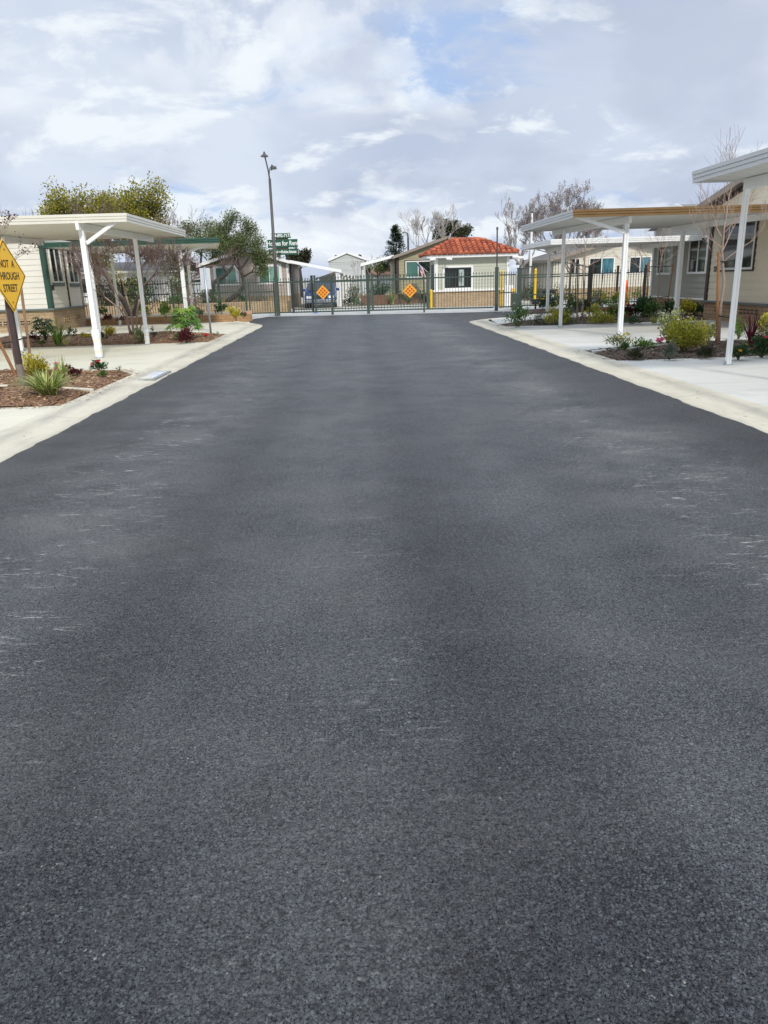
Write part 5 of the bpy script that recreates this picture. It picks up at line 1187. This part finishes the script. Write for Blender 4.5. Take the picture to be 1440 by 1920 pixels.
S('little plant with magenta bloom behind the striped clump', 107, 697, 12, 18, 'green', 30, .03, flowers=('fpink', 4, .045), clumps=4)
S('low burgundy leaved plant beside the magenta bloom', 128, 697, 22, 14, 'burg', 90, .04, clumps=8, mound=True)
S('low burgundy plant in open bark right of striped clump', 143, 706, 26, 17, 'burg', 130, .04, clumps=9, mound=True)
S('dark green plant with red bloom near wrapped post foot', 186, 695, 34, 18, 'dark', 170, .045, flowers=('fred', 2, .05), clumps=10, mound=True)
S('small mid green tuft in bark below red bloomed plant', 193, 707, 17, 15, 'green', 110, .03, clumps=7, mound=True)
S('tiny sprig nearest the gutter in left bark bed', 221, 696, 12, 11, 'green', 18, .035, clumps=3)
p = foot(86, 640); fatsia('dark lobed leaf plant on bare stem before tan brick skirt', p, .8, .72, 'dark', 26, 63, .20)
S('burgundy plant under the dark lobed leaf plant', 66, 640, 22, 17, 'burg', 110, .06, clumps=7, mound=True)
p = foot(110, 648); strappy('upright green strappy clump before tan brick skirt', p, .9, .62, ('blade', 'blade'), 50, .016, 64, stiff=.6)
p = foot(122, 646); strappy('few arching cream blades beside upright strappy clump', p, .9, .34, ('cream', 'cream'), 9, .018, 65)
S('small green seedling beside dark lobed leaf plant', 77, 648, 14, 12, 'green', 50, .05, clumps=5)
S('dark leaved open sprig at back edge of left bark bed', 134, 632, 26, 17, 'dark', 70, .07, clumps=6)
S('low yellow clump half hidden by wrapped white post', 161, 633, 18, 10, 'yellow', 90, .05, clumps=7, mound=True)
S('low dark green clump just right of wrapped white post', 190, 638, 22, 16, 'dark', 110, .06, clumps=8, mound=True)
S('bright yellow bush between white posts in left bark bed', 207, 631, 24, 22, 'yellow', 230, .055, clumps=12)
S('cream variegated bush at foot of multi stemmed crape myrtle', 264, 641, 30, 30, 'vari', 260, .06, clumps=14)
S('grey green tuft right of second white post', 288, 632, 16, 20, 'grey', 170, .05, clumps=8, lw=.25)
p = foot(350, 636); fatsia('large glossy lobed leaf plant in left bark bed by blank sign', p, .95, .92, 'bright', 44, 66, .24)
S('burgundy clump beneath the large glossy lobed leaf plant', 350, 642, 32, 24, 'burg', 260, .07, clumps=12, mound=True)
S('pale green plant left of the burgundy clump', 336, 637, 22, 16, 'vari', 90, .07, clumps=7)
S('tiny red blooms left of blank sign post', 385, 633, 12, 8, 'green', 30, .03, flowers=('fred', 3, .05), clumps=4)
S('tiny green seedling right of blank sign post', 405, 628, 12, 7, 'green', 40, .03, clumps=4)
for k, (lab, px, py, w, h, lf, n, fl) in enumerate([
    ('bright green broadleaf shrub in brick planter', 311, 598, 26, 40, 'bright', 230, None), ('yellow flowering shrub in planter behind thin white post', 194, 590, 18, 16, 'green', 130, ('fyel', 9, .06)),
    ('burgundy plant at planter edge near thin white post', 204, 601, 18, 10, 'burg', 90, None), ('dark burgundy creeper at planter edge under carport', 230, 600, 22, 5, 'burg', 60, None),
    ('dark green broadleaf shrub in planter near blank sign', 415, 589, 26, 22, 'dark', 170, None), ('golden leaved shrub at right end of brick planter', 439, 595, 28, 18, 'yellow', 200, None),
    ('small pink blooms at right tip of brick planter', 457, 595, 14, 10, 'green', 60, ('fpink', 6, .05)), ('purple flowering plant in planter behind thick white post', 374, 594, 18, 16, 'green', 90, ('fpurp', 10, .06)),
    ('green shrub in planter behind crape myrtle stems', 262, 590, 26, 32, 'green', 190, None), ('green shrub in planter at foot of gnarled tree', 240, 588, 24, 26, 'green', 170, None),
    ('yellow green shrub in planter near gnarled tree trunk', 275, 594, 18, 26, 'yelgreen', 140, None)]):
    S(lab, px, py, w, h, lf, n, .085, z=.27, flowers=fl, clumps=10)
# right middle bed
S('open leafy rose bush at street corner of middle right bed', 970, 612, 58, 38, 'green', 230, .075, clumps=14, flowers=('fwhite', 6, .035))
S('grey lavender mound behind the open rose bush', 1012, 600, 28, 13, 'grey', 260, .05, clumps=12, mound=True, lw=.25)
S('yellow topped green bush left of white carport post', 1043, 607, 50, 36, 'yelgreen', 520, .065, clumps=20, mound=True)
S('dark green bush right of middle white carport post', 1058, 606, 34, 26, 'green', 260, .06, clumps=14, mound=True)
S('low olive ground plant in front of yellow topped bush', 1012, 608, 32, 8, 'tuft', 120, .05, clumps=9, mound=True)
S('wide yellow green bush in front of white driveway post', 1128, 605, 54, 25, 'yelgreen', 460, .06, clumps=20, mound=True)
S('green bush with red bloom behind wide yellow green bush', 1146, 600, 32, 32, 'green', 210, .07, clumps=12, flowers=('fred', 5, .06))
S('two small dark red blooms right of tan stake', 1096, 600, 18, 14, 'tuft', 24, .05, clumps=4, flowers=('fred', 3, .04))
S('large dark glossy camellia bush below grey home', 1207, 594, 48, 40, 'dark', 560, .10, clumps=20, mound=True)
S('burgundy bush between white post and glossy camellia', 1178, 596, 20, 32, 'burg', 190, .08, clumps=10)
S('low dark green groundcover along driveway edge', 1185, 606, 50, 12, 'dark', 230, .05, clumps=12, mound=True)
p = foot(1226, 606); strappy('low yellowish grass tuft along driveway edge', p, .9, .22, ('cream', 'blade'), 50, .012, 67)
S('tall yellow green shrub behind double white post', 1284, 592, 30, 32, 'yelgreen', 230, .08, clumps=12)
S('brownish green shrub against brown brick skirt', 1306, 592, 28, 28, 'dark', 200, .08, clumps=12)
# beds by the right fence
S('grey lavender mound in front of small black pedestal', 984, 590, 44, 12, 'grey', 320, .05, clumps=12, mound=True, lw=.25)
S('yellow flowering rose by the black bin', 1018, 580, 26, 26, 'dark', 150, .08, clumps=10, flowers=('fyel', 8, .06))
S('yellow flowering rose right of far carport post', 1038, 580, 28, 28, 'dark', 170, .08, clumps=10, flowers=('fyel', 7, .06))
S('pale yellow flowering bush between white posts near fence', 1072, 582, 34, 28, 'green', 230, .08, clumps=12, flowers=('fyel', 10, .05))
S('dark bush with one yellow bloom right of dark stake', 1098, 580, 26, 20, 'dark', 150, .08, clumps=9, flowers=('fyel', 3, .07))
S('feathery grey lavender before black fence', 1116, 580, 36, 34, 'grey', 330, .09, clumps=16, lw=.18)
S('yellow flowering bush behind feathery lavender', 1130, 575, 28, 28, 'yelgreen', 180, .08, clumps=10, flowers=('fyel', 9, .06))
S('pink flowering low plant between far posts', 1046, 587, 22, 9, 'grey', 60, .05, clumps=6, flowers=('fpink', 7, .04))
# near right bed
S('open bush with yellowing leaves at street tip of near right bed', 1160, 655, 56, 32, 'vari', 130, .06, clumps=14, open_=1, flowers=('fyel', 3, .05))
S('small dense green clump beside yellowing open bush', 1172, 657, 22, 15, 'green', 170, .035, clumps=8, mound=True)
S('low bright green plant left of pink bloom', 1206, 651, 44, 16, 'bright', 210, .05, clumps=10, mound=True)
S('small plant with pink bloom beside tall golden bush', 1235, 647, 14, 14, 'green', 30, .03, clumps=4, flowers=('fpink', 7, .05))
S('small dull tuft in dark bark nearest the street', 1190, 672, 28, 18, 'tuft', 360, .06, clumps=12, mound=True, lw=.2)
S('tall cream variegated shrub behind golden bush', 1252, 645, 50, 82, 'vari', 420, .055, clumps=20)
S('big golden yellow shrub in near right bed', 1282, 657, 90, 70, 'yelgreen', 1250, .05, clumps=34, flowers=('fwhite', 14, .03))
S('golden upper growth of the near right bed shrub row', 1305, 648, 50, 54, 'yellow', 420, .05, clumps=18)
S('grey green low bush under golden shrub', 1255, 672, 30, 32, 'grey', 260, .04, clumps=12, mound=True)
S('small dull tuft left of orange brown stake', 1322, 669, 28, 20, 'tuft', 360, .06, clumps=12, mound=True, lw=.2)
S('variegated bush behind orange brown stake', 1330, 640, 30, 42, 'vari', 260, .05, clumps=12)
S('fine bright green bush right of dark rusty stake', 1384, 634, 28, 38, 'bright', 480, .05, clumps=16, lw=.2)
S('dark leaved clump with orange daisies beside white post', 1384, 672, 36, 30, 'dark', 330, .05, clumps=14, flowers=('forange', 9, .035))
p = foot(1408, 652); strappy('spiky red cordyline in near right bed', p, .75, .55, ('redblade', 'redblade'), 34, .014, 68, stiff=.85)
S('dark green bush with red blooms at right edge', 1428, 668, 40, 40, 'dark', 420, .055, clumps=16, flowers=('fred', 7, .04))
S('pink blooms behind the spiky red cordyline', 1434, 645, 30, 32, 'green', 120, .05, clumps=8, flowers=('fpink', 8, .04))
S('bright yellow leaved shrub at right edge by tan home', 1440, 632, 42, 52, 'yellow', 300, .075, clumps=14)
for (lab, x, y, w, h, lf, n, ls, kw) in [
    ('pale variegated bush deep in middle right bed near white posts', 8.6, 25.2, .8, .6, 'vari', 330, .08, {}), ('yellow green bush behind tan stake in middle right bed', 8.0, 25.5, .8, .5, 'yelgreen', 330, .08, {}),
    ('mid green bush in middle right bed below slender tree', 9.5, 24.3, .8, .55, 'green', 330, .085, {}), ('golden bush in middle right bed right of slender tree', 10.7, 24.5, .7, .6, 'yellow', 300, .08, {}),
    ('low burgundy bush at back of middle right bed', 8.9, 25.7, .6, .45, 'burg', 200, .08, {}), ('green groundcover with red blooms in middle right bed', 8.2, 23.6, .9, .25, 'green', 300, .06, dict(mound=True, flowers=('fred', 5, .045))),
    ('dark glossy bush at foot of tan house corner', 10.35, 24.9, .7, .65, 'dark', 330, .10, {}), ('grey green bush beside far carport post', 7.3, 25.75, .7, .4, 'grey', 260, .06, dict(mound=True)),
    ('bright green bush by the fence right of feathery lavender', 10.6, 31.5, .9, .6, 'bright', 330, .09, {}), ('yellow green shrub by black fence near grey home', 11.3, 32.3, .9, .8, 'yelgreen', 330, .10, {}),
    ('mid green shrub by fence behind far carport post', 9.6, 32.6, .9, .6, 'green', 300, .09, {}), ('low dark shrub right of small forked tree', 9.3, 30.9, .8, .4, 'dark', 260, .08, dict(mound=True)),
    ('olive green shrub in near right bed behind golden bush', 8.4, 15.3, .7, .6, 'olive', 380, .06, {}), ('low variegated clump in near right bed behind pink bloom', 6.9, 15.6, .6, .35, 'vari', 260, .055, {})]:
    shrub(lab, (x, y, .06), w, h, lf, n, ls, seed=int(x*100+y*7), **kw)
# behind the gate and fences
def SB(label, px, Y, zb, w, h, lf, n, ls, **k):
    q = YP(px, 560, Y); r = sum(ord(c)*(i+1) for i, c in enumerate(label)) % 9973+1; return shrub(label, (q.x, Y, zb), w, h, lf, n, ls, seed=r, **k)
SB('dark clipped hedge under the awning of khaki home', 712, 47.6, .3, 1.9, 1.15, 'dark', 900, .12, clumps=40, name='hedge', cat='hedge')
SB('brownish shrub behind gate near white awning column', 655, 47, 0, 1.0, .75, 'tuft', 260, .12, clumps=12)
SB('bright green box shrub behind gate left of thin awning post', 668, 46.5, 0, .9, .5, 'green', 320, .09, clumps=16, mound=True)
SB('tall climbing greenery behind gate beside the thin awning post', 664, 49.5, 0, 1.1, 1.5, 'olive', 420, .10, clumps=20)
SB('purple flowering bush below khaki home window', 765, 46.5, 0, .9, .7, 'green', 230, .1, clumps=12, flowers=('fpurp', 10, .06))
SB('orange tinted bush at corner of khaki home', 750, 47, 0, .6, .8, 'tuft', 150, .1, clumps=9, flowers=('forange', 5, .06))
SB('leafy dark shrub beside left yellow bollard', 797, 43.5, 0, 1.0, .8, 'dark', 260, .12, clumps=12)
q = YP(735, 560, 46.2); strappy('spiky green yucca before red brown brick wall', (q.x, 46.2, 0), 1.1, .8, ('blade', 'cream'), 46, .03, 69, stiff=.6)
SB('spiky grey agave behind left fence near lamp', 490, 40.4, .5, .8, .5, 'grey', 90, .22, clumps=9, lw=.22)
SB('spiky dark agave behind left fence near pedestrian gate', 455, 40.4, .5, .8, .5, 'dark', 90, .22, clumps=9, lw=.22)
SB('green hedge shrub behind black fence at left', 330, 41, .4, 1.6, .9, 'green', 420, .12, clumps=20)
SB('dark leafy shrub behind black fence under crape myrtles', 265, 42, .3, 2.4, 1.9, 'dark', 800, .14, clumps=34)
SB('dark tall shrub behind black fence far left', 205, 42, .2, 2.2, 2.3, 'dtree', 800, .14, clumps=34)
SB('olive green tall shrub behind black fence beyond gnarled tree', 236, 44, .2, 1.9, 3.0, 'bigtree', 800, .14, clumps=34)
SB('olive shrub behind fence right of crape myrtles', 345, 43.5, .3, 1.6, 2.6, 'olive', 600, .13, clumps=30, lw=.3)
SB('dark shrub behind fence below blank sign', 392, 42, .2, 1.6, 1.2, 'dark', 500, .13, clumps=24)
SB('low green bush before off white home behind black fence', 1120, 42, 0, 1.3, .7, 'olive', 300, .12, clumps=14)
SB('green bush behind black fence near orange marker', 1198, 41, 0, .9, .7, 'green', 200, .12, clumps=12)
SB('dark bush behind arched gate', 1050, 39, 0, 2.0, 1.1, 'dark', 500, .12, clumps=24)
SB('dark shrub behind arched gate near flagpole', 1000, 40, 0, 1.6, 1.3, 'dark', 420, .12, clumps=22)

# ------------------------------------------------------------------ signs and lamps
def diamond_sign():
    c = Vector((-5.04, 11.69, 1.695)); al = R(86); d = Vector((math.cos(al), math.sin(al), 0)); nn = Vector((math.sin(al), -math.cos(al), 0)); s = .52
    t = thing('warning_sign', 'orange diamond sign reading NOT A THROUGH STREET on brown post', 'sign', (-5.11, 11.69, 0))
    b = MB(); q = c-nn*.07; b.box((q.x, q.y, 1.13), (.075, .075, 1.5), (d, nn, ZU)); o = b.build('post', M_POSTW, t, bevel=.006)
    b = MB(); b.box((q.x, q.y, .20), (.084, .084, .44), (d, nn, ZU)); b.build('grey_foot', M_POSTG, o, bevel=.006)
    def dia(s, o1, r):
        P = []
        for (e, f) in ((d, ZU), (ZU, -d), (-d, -ZU), (-ZU, d)):
            P += [c+nn*o1+e*(s-r)-f*r*.0+f*0-(e*0), ] if r == 0 else [c+nn*o1+e*(s-r)-f*r, c+nn*o1+e*(s-r*.25)-f*r*.2, c+nn*o1+e*(s-r*.25)+f*r*.2, c+nn*o1+e*(s-r)+f*r]
        return P
    def plate(s, o0, o1, r, m, nm, par):
        A = dia(s, o1, r); B = [v-nn*(o1-o0) for v in A]; n = len(A); b = MB(); b.add(A+B, [tuple(range(n)), tuple(range(2*n-1, n-1, -1))]+[(i, n+i, n+(i+1) % n, (i+1) % n) for i in range(n)]); return b.build(nm, m, par)
    pn = plate(s, -.012, -.004, .03, M_SIGNO, 'sign_panel', t)
    # black border line
    A = dia(s-.022, 0, .03); B = dia(s-.042, 0, .028); n = len(A); b = MB(); b.add([v-nn*.002 for v in A+B], [(i, (i+1) % n, n+(i+1) % n, n+i) for i in range(n)]); b.build('border', M_BLACK, pn)
    for body, dz, du in (('NOT  A', .165, .0), ('THROUGH', -.005, .0), ('STREET', -.175, .0)): text('lettering', body, .150, c+ZU*dz+d*du-nn*.002, d, ZU, M_BLACK, pn, .001, .0015, .84)
    for dz in (.37, -.37): b = MB(); k = c+ZU*dz-nn*.004; b.tube([k, k+nn*.008], .012, 8); b.build('bolt', M_STAKE, pn)
diamond_sign()
def blank_sign():
    x, y = -4.47, 23.97; t = thing('traffic_sign', 'blank silver sign back on slim galvanised post in left bed', 'sign', (x, y, 0))
    b = MB(); b.tube([(x, y, 0), (x-.02, y, 1.98)], .032, 8); b.build('post', M_GALV, t, smooth=True)
    b = MB(); b.box((x-.02, y+.045, 1.65), (.31, .012, .62)); b.build('sign_panel', M_SIGNBACK, t, bevel=.004)
blank_sign()
def lamp():
    x, y = -3.52, 36.0; t = thing('street_lamp', 'tall dark street lamp with two heads beside pedestrian gate', 'street lamp', (x, y, 0))
    b = MB(); b.tube([(x, y, 0), (x+.0, y, 2.0), (x+.02, y, 5.85)], [.085, .075, .055], 10); b.build('pole', M_LAMP, t, smooth=True)
    b = MB(); b.tube([(x+.02, y, 5.8), (x-.02, y, 6.2), (x-.12, y, 6.72)], [.035, .032, .03], 8); b.tube([(x+.01, y, 6.0), (x+.05, y, 6.25), (x+.12, y, 6.34)], .02, 6); b.build('arm', M_LAMP, t)
    for (px, pz, s, sl) in ((x-.14, 6.74, 1.0, 0), (x+.16, 6.24, .85, .06)):
        b = MB(); b.tube([(px, y, pz+.2*s), (px, y, pz+.12*s), (px, y, pz+.10*s), (px+sl, y, pz+.02*s), (px+sl, y, pz)], [.035, .05, .07, .17*s, .17*s], 14); o = b.build('lamp_head', M_LAMP, t, smooth=False)
        b = MB(); b.tube([(px+sl, y, pz), (px+sl, y, pz-.02)], .12*s, 12); b.build('lens', M_PALEG, o)
lamp()
def lamp_far():
    x, y = 5.35, 75; t = thing('street_lamp', 'small far street lamp with hooked arm beside conifer', 'street lamp', (x, y, 0)); b = MB()
    b.tube([(x, y, 0), (x, y, 5.2), (x-.05, y, 5.5), (x-.25, y, 5.62)], [.1, .09, .06, .05], 8); b.build('pole', M_LAMP, t); b = MB(); b.box((x-.36, y, 5.6), (.32, .18, .10)); b.build('lamp_head', M_LAMP, t)
lamp_far()
def rent_sign():
    Y = 60.0; k = Y/38.0; t = thing('rental_sign', 'green rental sign boards stacked on brown panel behind lamp post', 'sign', (-3.3*k, Y, 0))
    f = lambda x, z: (x*k, 1.5+(z-1.5)*k)
    (xp, z0), (_, z1) = f(-3.32, 2.75), f(-3.32, 3.6); b = MB(); b.box((xp, Y+.08, (z0+z1)/2), (.60*k, .1, z1-z0)); b.build('back_panel', M_BROWNS, t)
    for sx in (-1, 1): b = MB(); b.box((xp+sx*.2*k, Y+.22, z1/2-.05), (.16, .16, z1-.1)); b.build('post', M_BROWNS, t)
    for (xa, xb, za, zb_, txt, sz) in ((-3.83, -2.87, 3.47, 3.70, '714-892-7177', .20), (-4.02, -2.56, 3.05, 3.42, 'Homes for Rent', .29), (-4.0, -2.55, 2.72, 2.99, 'Los Alisos/Robles Estates', .172)):
        (xa, za), (xb, zb_) = f(xa, za), f(xb, zb_)
        c = Vector(((xa+xb)/2, Y, (za+zb_)/2)); b = MB(); b.box(c, (xb-xa, .05, zb_-za)); o = b.build('board', M_GREENS, t, bevel=.004)
        w = (xb-xa)/2; h = (zb_-za)/2
        for sx in (-1, 1): e = MB(); e.box(c+Vector((sx*(w-.014), -.028, 0)), (.02, .008, 2*h)); e.build('edge_line', M_LETTER, o)
        text('lettering', txt, sz*k, c+Vector((0, -.03, 0)), (1, 0, 0), (0, 0, 1), M_LETTER, o, .002, .008, .78 if sz > .25 else (.86 if sz > .18 else .70))
rent_sign()

# ------------------------------------------------------------------ bollards, bin, flag and so on
def bollard(label, px, Y, z0, z1, rad):
    q = YP(px, 560, Y); t = thing('bollard', label, 'bollard', (q.x, Y, z0), 'yellow bollards round the gate'); b = MB()
    b.tube([(q.x, Y, z0), (q.x, Y, z1)], rad, 12); b.build('pipe', M_YELLOW, t, smooth=False); b = MB(); b.tube([(q.x, Y, z1), (q.x, Y, z1+.04), (q.x, Y, z1+.06)], [rad, rad*.8, rad*.3], 12); b.build('cap', M_YELLOW, t); return t
bollard('thick yellow bollard at left corner of gatehouse', 808.5, 39.4, 0, .84, .085)
bollard('tall thin yellow pole in front of gatehouse right corner', 940, 36.6, 0, 1.66, .055)
bollard('short yellow bollard left of operator box', 959, 37.4, 0, .85, .05)
bollard('short yellow bollard touching the operator box post', 963.5, 36.6, 0, .82, .05)
bollard('tall yellow pole behind the arched gate', 1003, 38.5, 0, 1.70, .07)
def flagpole():
    x, y = 10.95, 48; t = thing('flagpole', 'white flagpole standing behind right carports', 'flagpole', (x, y, 0)); b = MB(); b.tube([(x, y, 0), (x, y, 3), (x, y, 5.0)], [.09, .08, .06], 10); b.build('pole', M_TRIMW, t); b = MB(); b.tube([(x, y, 5.0), (x, y, 5.12)], .035, 8); b.build('tip', M_BLACKM, t)
flagpole()
def flag():
    Y = 46.5; t = thing('flag', 'small american flag hanging from slanted pole on khaki home', 'flag', (4.3, Y, 1.3)); b = MB()
    a = Vector((4.95, Y+1.3, 1.45)); e = Vector((3.75, Y-.15, 2.4)); b.tube([a, e], .016, 6); b.build('pole', M_TRIMW, t)
    d = (a-e).normalized(); nx, nz = 14, 13; b = MB(); g = []
    dn = Vector((.34, 0, -.94))
    for i in range(nx+1):
        for k in range(nz+1):
            u = i/nx; v = k/nz; p = e+d*(.08+.72*v*1.0)+dn*(1.02*u)+Vector((0, .06*math.sin(u*6+v*5), 0))-ZU*(.0); g.append(p)
    for i in range(nx):
        for k in range(nz):
            can = i < 6 and k < 7; mi = 2 if can else (0 if k % 2 == 0 else 1); A = i*(nz+1)+k
            b.quad(g[A], g[A+1], g[A+nz+2], g[A+nz+1], mi)
    o = b.build('cloth', [M_FLAGR, M_TRIMW, M_NAVY], t); s = MB()
    for i in range(5):
        for k in range(6):
            u = (i+.8)/nx; v = (k+.8)/nz; p = e+d*(.08+.72*v)+dn*(1.02*u)+Vector((0, .06*math.sin(u*6+v*5)-.006, 0)); s.quad(p-d*.014, p-dn*.014, p+d*.014, p+dn*.014)
    s.build('stars', M_TRIMW, o)
flag()
def bin_():
    x, y = 8.85, 35.2; t = thing('rubbish_bin', 'dark grey wheeled bin with white label behind arched gate', 'bin', (x, y, 0))
    b = MB(); b.add([(x-.26, y-.28, .05), (x+.26, y-.28, .05), (x+.26, y+.26, .05), (x-.26, y+.26, .05), (x-.31, y-.34, .72), (x+.31, y-.34, .72), (x+.31, y+.32, .72), (x-.31, y+.32, .72)], [(3, 2, 1, 0), (4, 5, 6, 7), (0, 1, 5, 4), (1, 2, 6, 5), (2, 3, 7, 6), (3, 0, 4, 7)]); b.build('body', M_BIN, t, bevel=.02)
    b = MB(); b.box((x, y-.01, .76), (.68, .72, .05)); b.box((x, y, .79), (.5, .5, .03)); b.build('lid', M_BIN, t, bevel=.02)
    b = MB(); b.box((x+.14, y-.335, .5), (.13, .01, .17)); b.build('label', M_LETTER, t)
    for s in (-1, 1): b = MB(); b.tube([(x+s*.24, y+.27, .1), (x+s*.30, y+.27, .1)], .1, 12); b.build('wheel', M_RUB, t)
bin_()
def pedestal():
    x, y = 8.02, 34.0; t = thing('utility_pedestal', 'small black utility pedestal in front of arched gate', 'pedestal', (x, y, 0)); b = MB(); b.box((x, y, .12), (.07, .07, .24)); b.build('stem', M_BLACKM, t); b = MB(); b.box((x, y, .33), (.27, .22, .22)); b.build('box', M_BIN, t, bevel=.01)
pedestal()
def meter_post():
    p = G(960, 573); x, y = 7.75, 38.6; t = thing('utility_cabinet', 'white utility cabinet behind operator box post', 'cabinet', (x, y, 0)); b = MB(); b.box((x, y, .5), (.45, .3, 1.0)); b.build('body', M_TRIMW, t, bevel=.01); b = MB(); b.box((x, y-.155, .55), (.36, .012, .7)); b.build('door', M_TRIMW, t)
meter_post()
def marker():
    x, y = 12.35, 35; t = thing('traffic_marker', 'tall orange traffic marker with red base behind black fence', 'marker', (x, y, 0)); b = MB(); b.tube([(x, y, .05), (x, y, .95), (x, y, 1.12)], [.15, .11, .06], 10); b.build('body', M_CONE, t); b = MB(); b.box((x, y, .03), (.5, .5, .06)); b.build('base', M_RED, t)
    b = MB(); b.box((x-.2, y+.05, .45), (.06, .3, .8)); b.build('side_panel', M_RED, t)
marker()
def car():
    cx, Y = -1.85, 42.6; t = thing('parked_car', 'blue car parked behind the gate beside white shed', 'car', (cx, Y+2, 0)); b = MB()
    prof = [(0, .28), (-.03, .55), (.05, .78), (1.05, .92), (1.75, 1.36), (3.1, 1.38), (3.9, 1.0), (4.2, .9), (4.22, .35)]; n = len(prof); L = []
    for (w, sh) in ((.80, 0), (.74, 1)):
        pass
    def ring(x, k): return [(cx+x*(1-.16*max(0, (z-.9)/.5))*k, Y+yy, z) for (yy, z) in prof]
    A = ring(-.84, 1); B = ring(.84, 1); b.add(A+B, [(i, i+1, n+i+1, n+i) for i in range(n-1)]+[tuple(range(n-1, -1, -1)), tuple(range(n, 2*n))]); b.build('body', M_CARB, t, bevel=.03)
    b = MB(); b.quad((cx-.70, Y+1.10, .97), (cx+.70, Y+1.10, .97), (cx+.62, Y+1.68, 1.33), (cx-.62, Y+1.68, 1.33)); b.v = [(x, y-.02, z+.012) for x, y, z in b.v]; b.build('windscreen', GL_DARK, t)
    for s in (-1, 1):
        b = MB(); b.box((cx+s*.6, Y-.01, .62), (.3, .06, .14)); b.build('headlight', M_LETTER, t, bevel=.02)
        b = MB(); b.box((cx+s*.96, Y+1.35, 1.0), (.2, .1, .14)); b.build('mirror', M_CARB, t, bevel=.02)
        for yy in (.75, 3.4):
            b = MB(); b.tube([(cx+s*.68, Y+yy, .31), (cx+s*.87, Y+yy, .31)], .31, 18); o = b.build('wheel', M_RUB, t); b = MB(); b.tube([(cx+s*.86, Y+yy, .31), (cx+s*.885, Y+yy, .31)], .19, 14); b.build('rim', M_CHROME, o)
    b = MB(); b.box((cx, Y-.05, .42), (1.6, .1, .16)); b.build('bumper', M_CHROME, t, bevel=.02)
    b = MB(); b.box((cx, Y-.03, .66), (.8, .06, .16)); b.build('grille', M_BLACKM, t, bevel=.01)
car()
